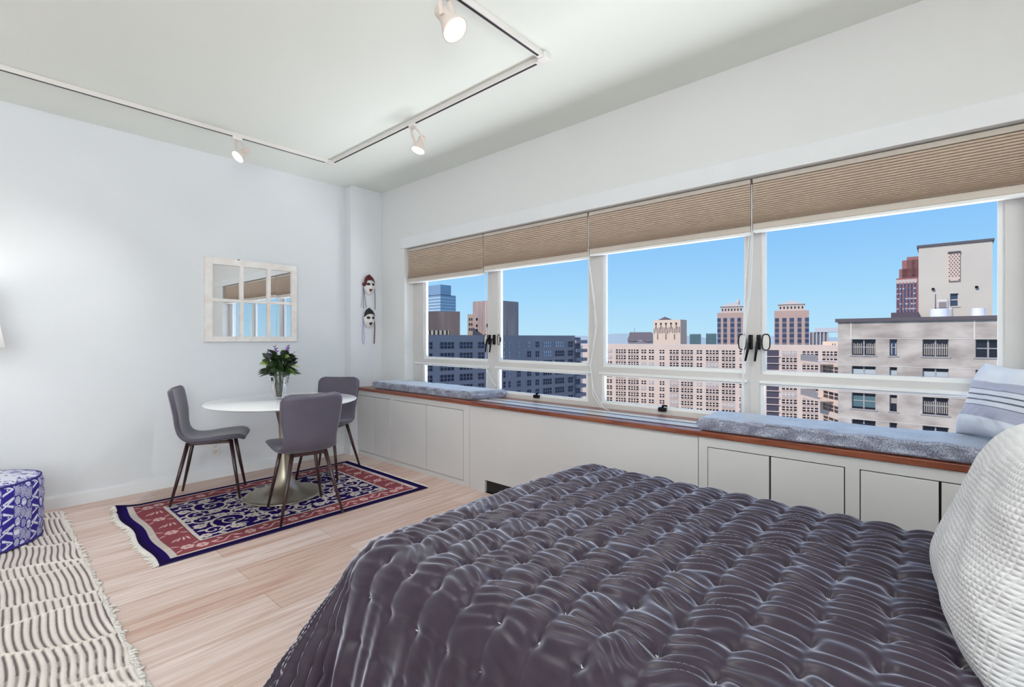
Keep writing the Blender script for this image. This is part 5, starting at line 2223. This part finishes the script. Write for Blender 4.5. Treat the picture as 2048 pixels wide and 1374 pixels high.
def fb(mb, P0, D, N, a, b, c, d, d0=-.15, d1=.1):
    vs = []
    for z_ in (c, d):
        for uu, dd in ((a, d0), (b, d0), (b, d1), (a, d1)):
            q1 = P0 + D * uu - N * dd
            vs.append((q1.x, q1.y, z_))
    mb.add(vs, [(3, 2, 1, 0), (4, 5, 6, 7), (0, 1, 5, 4), (1, 2, 6, 5), (2, 3, 7, 6), (3, 0, 4, 7)])


def zpx(y_, d):
    return EYE + (HY - y_) * d / F_PX


for k in range(16):
    u = L * (k + .3) / 16
    fb(mb, P0, D, N, u, u + L * .022, zpx(rk.uniform(664, 668), 330), zpx(rk.uniform(653, 657), 330))
    if k % 3 == 1:
        fb(mb, P0, D, N, u, u + L * .03, zpx(657, 330), zpx(645, 330))
        fb(mb, P0, D, N, u - L * .02, u + L * .05, zpx(648, 330), zpx(645, 330))
    if k % 5 == 2:
        fb(mb, P0, D, N, u, u + L * .03, zpx(679, 330), zpx(668, 330))
mb.build('ornament', M_ORN, cb)
mb = MB()
a, b = on_x(1316, HY, P0.x), on_x(1336, HY, P0.x)
zg_ = zpx(639, 330)
mb.add([(a.x, a.y, zg_), (a.x + 9, a.y, zg_), (a.x + 9, b.y, zg_), (a.x, b.y, zg_), (a.x + 3, (a.y + b.y) / 2, zpx(632, 330))],
       [(0, 1, 4), (1, 2, 4), (2, 3, 4), (3, 0, 4), (3, 2, 1, 0)])
mb.build('gable', M_ORN, cb)
# slumped dark roof left of it
mr, P0, D, N, L = tower('grey_mansard', 'low grey building with a sagging mansard roof left of the crenellated block', 1256, 1306, 310, 682, mat('mansard_wall', (160, 146, 150), 0.9), deep=16)
mb = MB()
prof = [(-.02, 682), (.0, 676), (.05, 671), (.06, 664.5), (.95, 664.5), (1.0, 668), (1.0, 682), (.8, 684), (.5, 680), (.2, 683)]
vs = []
for dd in (-.5, 14):
    for u_, y_ in prof:
        q1 = P0 + D * (u_ * L) - N * dd
        vs.append((q1.x, q1.y, zpx(y_, 310)))
k_ = len(prof)
mb.add(vs, [tuple(reversed(range(k_))), tuple(range(k_, 2 * k_))] + [(i, (i + 1) % k_, k_ + (i + 1) % k_, k_ + i) for i in range(k_)])
mb.build('mansard_roof', mat('mansard_slate', (138, 124, 130), 0.8), mr)
fb_ = MB()
q1 = P0 + D * (L * .26)
fb_.tube([(q1.x, q1.y, zpx(665, 310)), (q1.x, q1.y, zpx(655, 310))], .12, 6).build('mast', M_ORN, mr)
# green glass buildings
for k, (pa_, pb_, yt, lb) in enumerate(((1379.5, 1402, 668, 'small green glass building right of the crenellated block'), (1412, 1433, 667, 'small green glass building left of the pyramid-topped tower'))):
    g_, P0, D, N, L = tower('glass_building', lb, pa_, pb_, 380, yt, mat('green_glass', (120, 150, 156), 0.25, var=.2, scale=.05), deep=14)
    mb = MB()
    for j in range(7):
        fb(mb, P0, D, N, L * (j + .2) / 7, L * (j + .5) / 7, zpx(688, 380), zpx(yt + 2, 380))
    mb.build('glass_bay', mat('green_glass_dark', (78, 104, 116), 0.2), g_)

M_TWIN = mat('twin_brick', (202, 170, 158), 0.9, var=.06, scale=.1)
M_TWINT = mat('twin_stone', (216, 196, 186), 0.9)
M_TWC = mat('twin_copper', (206, 190, 182), 0.7)


def twin(label, px0, px1, ymain, yup, yapex, cols_px, d, finial):
    t_, P0, D, N, L = tower('pyramid_tower', label, px0, px1, d, ymain, M_TWIN, deep=22)
    t_['group'] = 'twin pyramid-topped towers'
    st_ = dict(n=1, m=1, pane=M_PANE_B, frame=M_TWIN, edge=False)
    for a, b in cols_px:
        strip_windows(t_, P0, D, N, a, b, [637 + 10.4 * k for k in range(6)], 6.6, d, st_)
    mb = MB()
    for a, b in cols_px:
        fb(mb, P0, D, N, col_on(a, P0, D), col_on(b, P0, D), zpx(690, d), zpx(636, d), -.02, .05)
    mb.build('spandrel', mat('twin_spandrel', (136, 122, 122), 0.8), t_)
    wa, wb = L * .13, L * .87
    mb = MB()
    fb(mb, P0, D, N, wa, wb, zpx(ymain, d), zpx(yup, d), 1.5, 17)
    mb.cur = 1
    for k in range(7):
        u = wa + (wb - wa) * (k + .3) / 7
        fb(mb, P0, D, N, u, u + (wb - wa) * .05, zpx(ymain - 4, d), zpx(yup + 4, d), 1.3, 1.6)
    mb.build('crown', [M_TWINT, M_PANE], t_)
    mb = MB()
    vs = []
    for uu, dd in ((wa - .6, .9), (wb + .6, .9), (wb + .6, 17.6), (wa - .6, 17.6)):
        q1 = P0 + D * uu - N * dd
        vs.append((q1.x, q1.y, zpx(yup, d)))
    q1 = P0 + D * ((wa + wb) / 2) - N * 9
    vs.append((q1.x, q1.y, zpx(yapex, d)))
    mb.add(vs, [(0, 1, 4), (1, 2, 4), (2, 3, 4), (3, 0, 4), (3, 2, 1, 0)])
    mb.build('pyramid_roof', M_TWC, t_)
    if finial:
        q2 = P0 + D * (L * .72) - N * 9
        MB().tube([(q2.x, q2.y, zpx(612, d)), (q2.x, q2.y, zpx(598.5, d))], 1.1, 8).build('finial', M_TWC, t_)


twin('pink brick tower with pyramid roof cut off by the third mullion', 1434.5, 1493, 626, 613.5, 603,
     [(1434.8, 1441.5), (1446.6, 1454), (1460.6, 1468.7), (1474.6, 1482)], 320, True)
twin('pink brick tower with pyramid roof standing clear in the last window', 1548.5, 1618, 622, 609.5, 600,
     [(1550, 1558), (1564.5, 1573), (1579, 1588), (1595, 1603), (1610, 1618)], 320, False)
# grey colonnaded block between twin tower and the concrete block
gb, P0, D, N, L = tower('colonnade_block', 'pale grey block with tall white piers under a flat roof, right of the clear tower', 1618, 1657, 260, 664.5, mat('grey_glazing', (122, 116, 122), 0.5), deep=14)
mb = MB()
for k in range(6):
    u = L * (k + .0) / 5.4
    fb(mb, P0, D, N, u, u + L * .06, zpx(690, 260), zpx(664.5, 260), -.6, .1)
mb.cur = 0
fb(mb, P0, D, N, L * .3, L * 1.75, zpx(664.5, 260), zpx(656, 260), -.8, 12)
mb.build('piers_and_roof', mat('pale_grey_stone', (206, 202, 208), 0.8), gb)
lo_, P0, D, N, L = tower('low_roof', 'low peach rooftop structure beside the concrete block', 1645, 1690, 215, 683, M_PEACH, deep=10)
strip_windows(lo_, P0, D, N, 1664, 1666, [687], 4, 215, dict(n=1, m=1))
strip_windows(lo_, P0, D, N, 1669, 1671, [687], 4, 215, dict(n=1, m=1))
# red stepped tower
M_REDB = mat('red_granite', (158, 104, 102), 0.7, var=.08, scale=.1)
rt, P0, D, N, L = tower('red_tower', 'red stepped skyscraper with blue glass floors behind the bulkhead', 1792.5, 1850, 300, 557, M_REDB, deep=20)
mb = MB()
for pa_, yt in ((1798, 539), (1804, 522), (1813.5, 516)):
    fb(mb, P0, D, N, col_on(pa_, P0, D), L, zpx(560, 300), zpx(yt, 300), .3, 14)
mb.build('stepped_crown', M_REDB, rt)
for k in range(6):
    make_window(rt, P0, D, N, (col_on(1793, P0, D), col_on(1834, P0, D), zpx(575 + 10 * k, 300), zpx(566 + 10 * k, 300), dict(n=6, m=1, t=.7, pane=M_PANE_B, frame=M_REDB)), -.05)
mb = MB()
rk = random.Random(4)
for k in range(5):
    for j in range(7):
        if rk.random() < .75:
            u = col_on(1793.5 + j * 5.6, P0, D)
            fb(mb, P0, D, N, u, u + rk.uniform(.6, 1.4), zpx(579.5 + 10 * k, 300), zpx(577 + 10 * k, 300), -.25, 0)
mb.build('blind_glints', M_PANE_L, rt)
mb = MB()
fb(mb, P0, D, N, col_on(1792.5, P0, D), col_on(1834, P0, D), zpx(568, 300), zpx(560, 300), -.1, 0)
mb.build('pale_storey', mat('pale_storey_stone', (206, 186, 178), 0.8), rt)
mb = MB()
ua, ub = col_on(1824, P0, D), col_on(1829.5, P0, D)
vs = []
for uu, y_ in ((ua, 535), (ua, 552), (ub, 552)):
    q1 = P0 + D * uu + N * .05
    vs.append((q1.x, q1.y, zpx(y_, 300)))
for uu, y_ in ((ua, 535), (ua, 552), (ub, 552)):
    q1 = P0 + D * uu - N * .35
    vs.append((q1.x, q1.y, zpx(y_, 300)))
mb.add(vs, [(0, 1, 2), (5, 4, 3), (0, 3, 4, 1), (1, 4, 5, 2), (2, 5, 3, 0)])
mb.build('gable_notch', mat('red_granite_dark', (96, 66, 70), 0.8), rt)

# far hills
M_HILL = mat('distant_hills', (176, 186, 192), 1.0, var=.05, scale=.001)  # distance haze put into the hill colour
mb = MB()
n = 90
vs, fs = [], []
rk = random.Random(9)
for k in range(n + 1):
    px_ = 700 + (2100 - 700) * k / n
    y_ = 671.5 + 2.2 * math.sin(k * .31) + 1.4 * math.sin(k * .83 + 1) + (1.5 if k > 45 else -1)
    p = at_depth(px_, y_, 4200)
    p2 = at_depth(px_, y_, 4700)
    vs += [(p.x * .97, p.y * .97, G0), tuple(p), (p2.x, p2.y, p.z), (p2.x * 1.02, p2.y * 1.02, G0)]
for k in range(n):
    for j in range(3):
        a = k * 4 + j
        fs.append((a, a + 1, a + 5, a + 4))
mb.smooth = True
mb.add(vs, fs)
mb.build('hills_outside', M_HILL, kind='structure')

# strip helper properties
for o in bpy.data.objects:
    if '_at' in o:
        del o['_at']
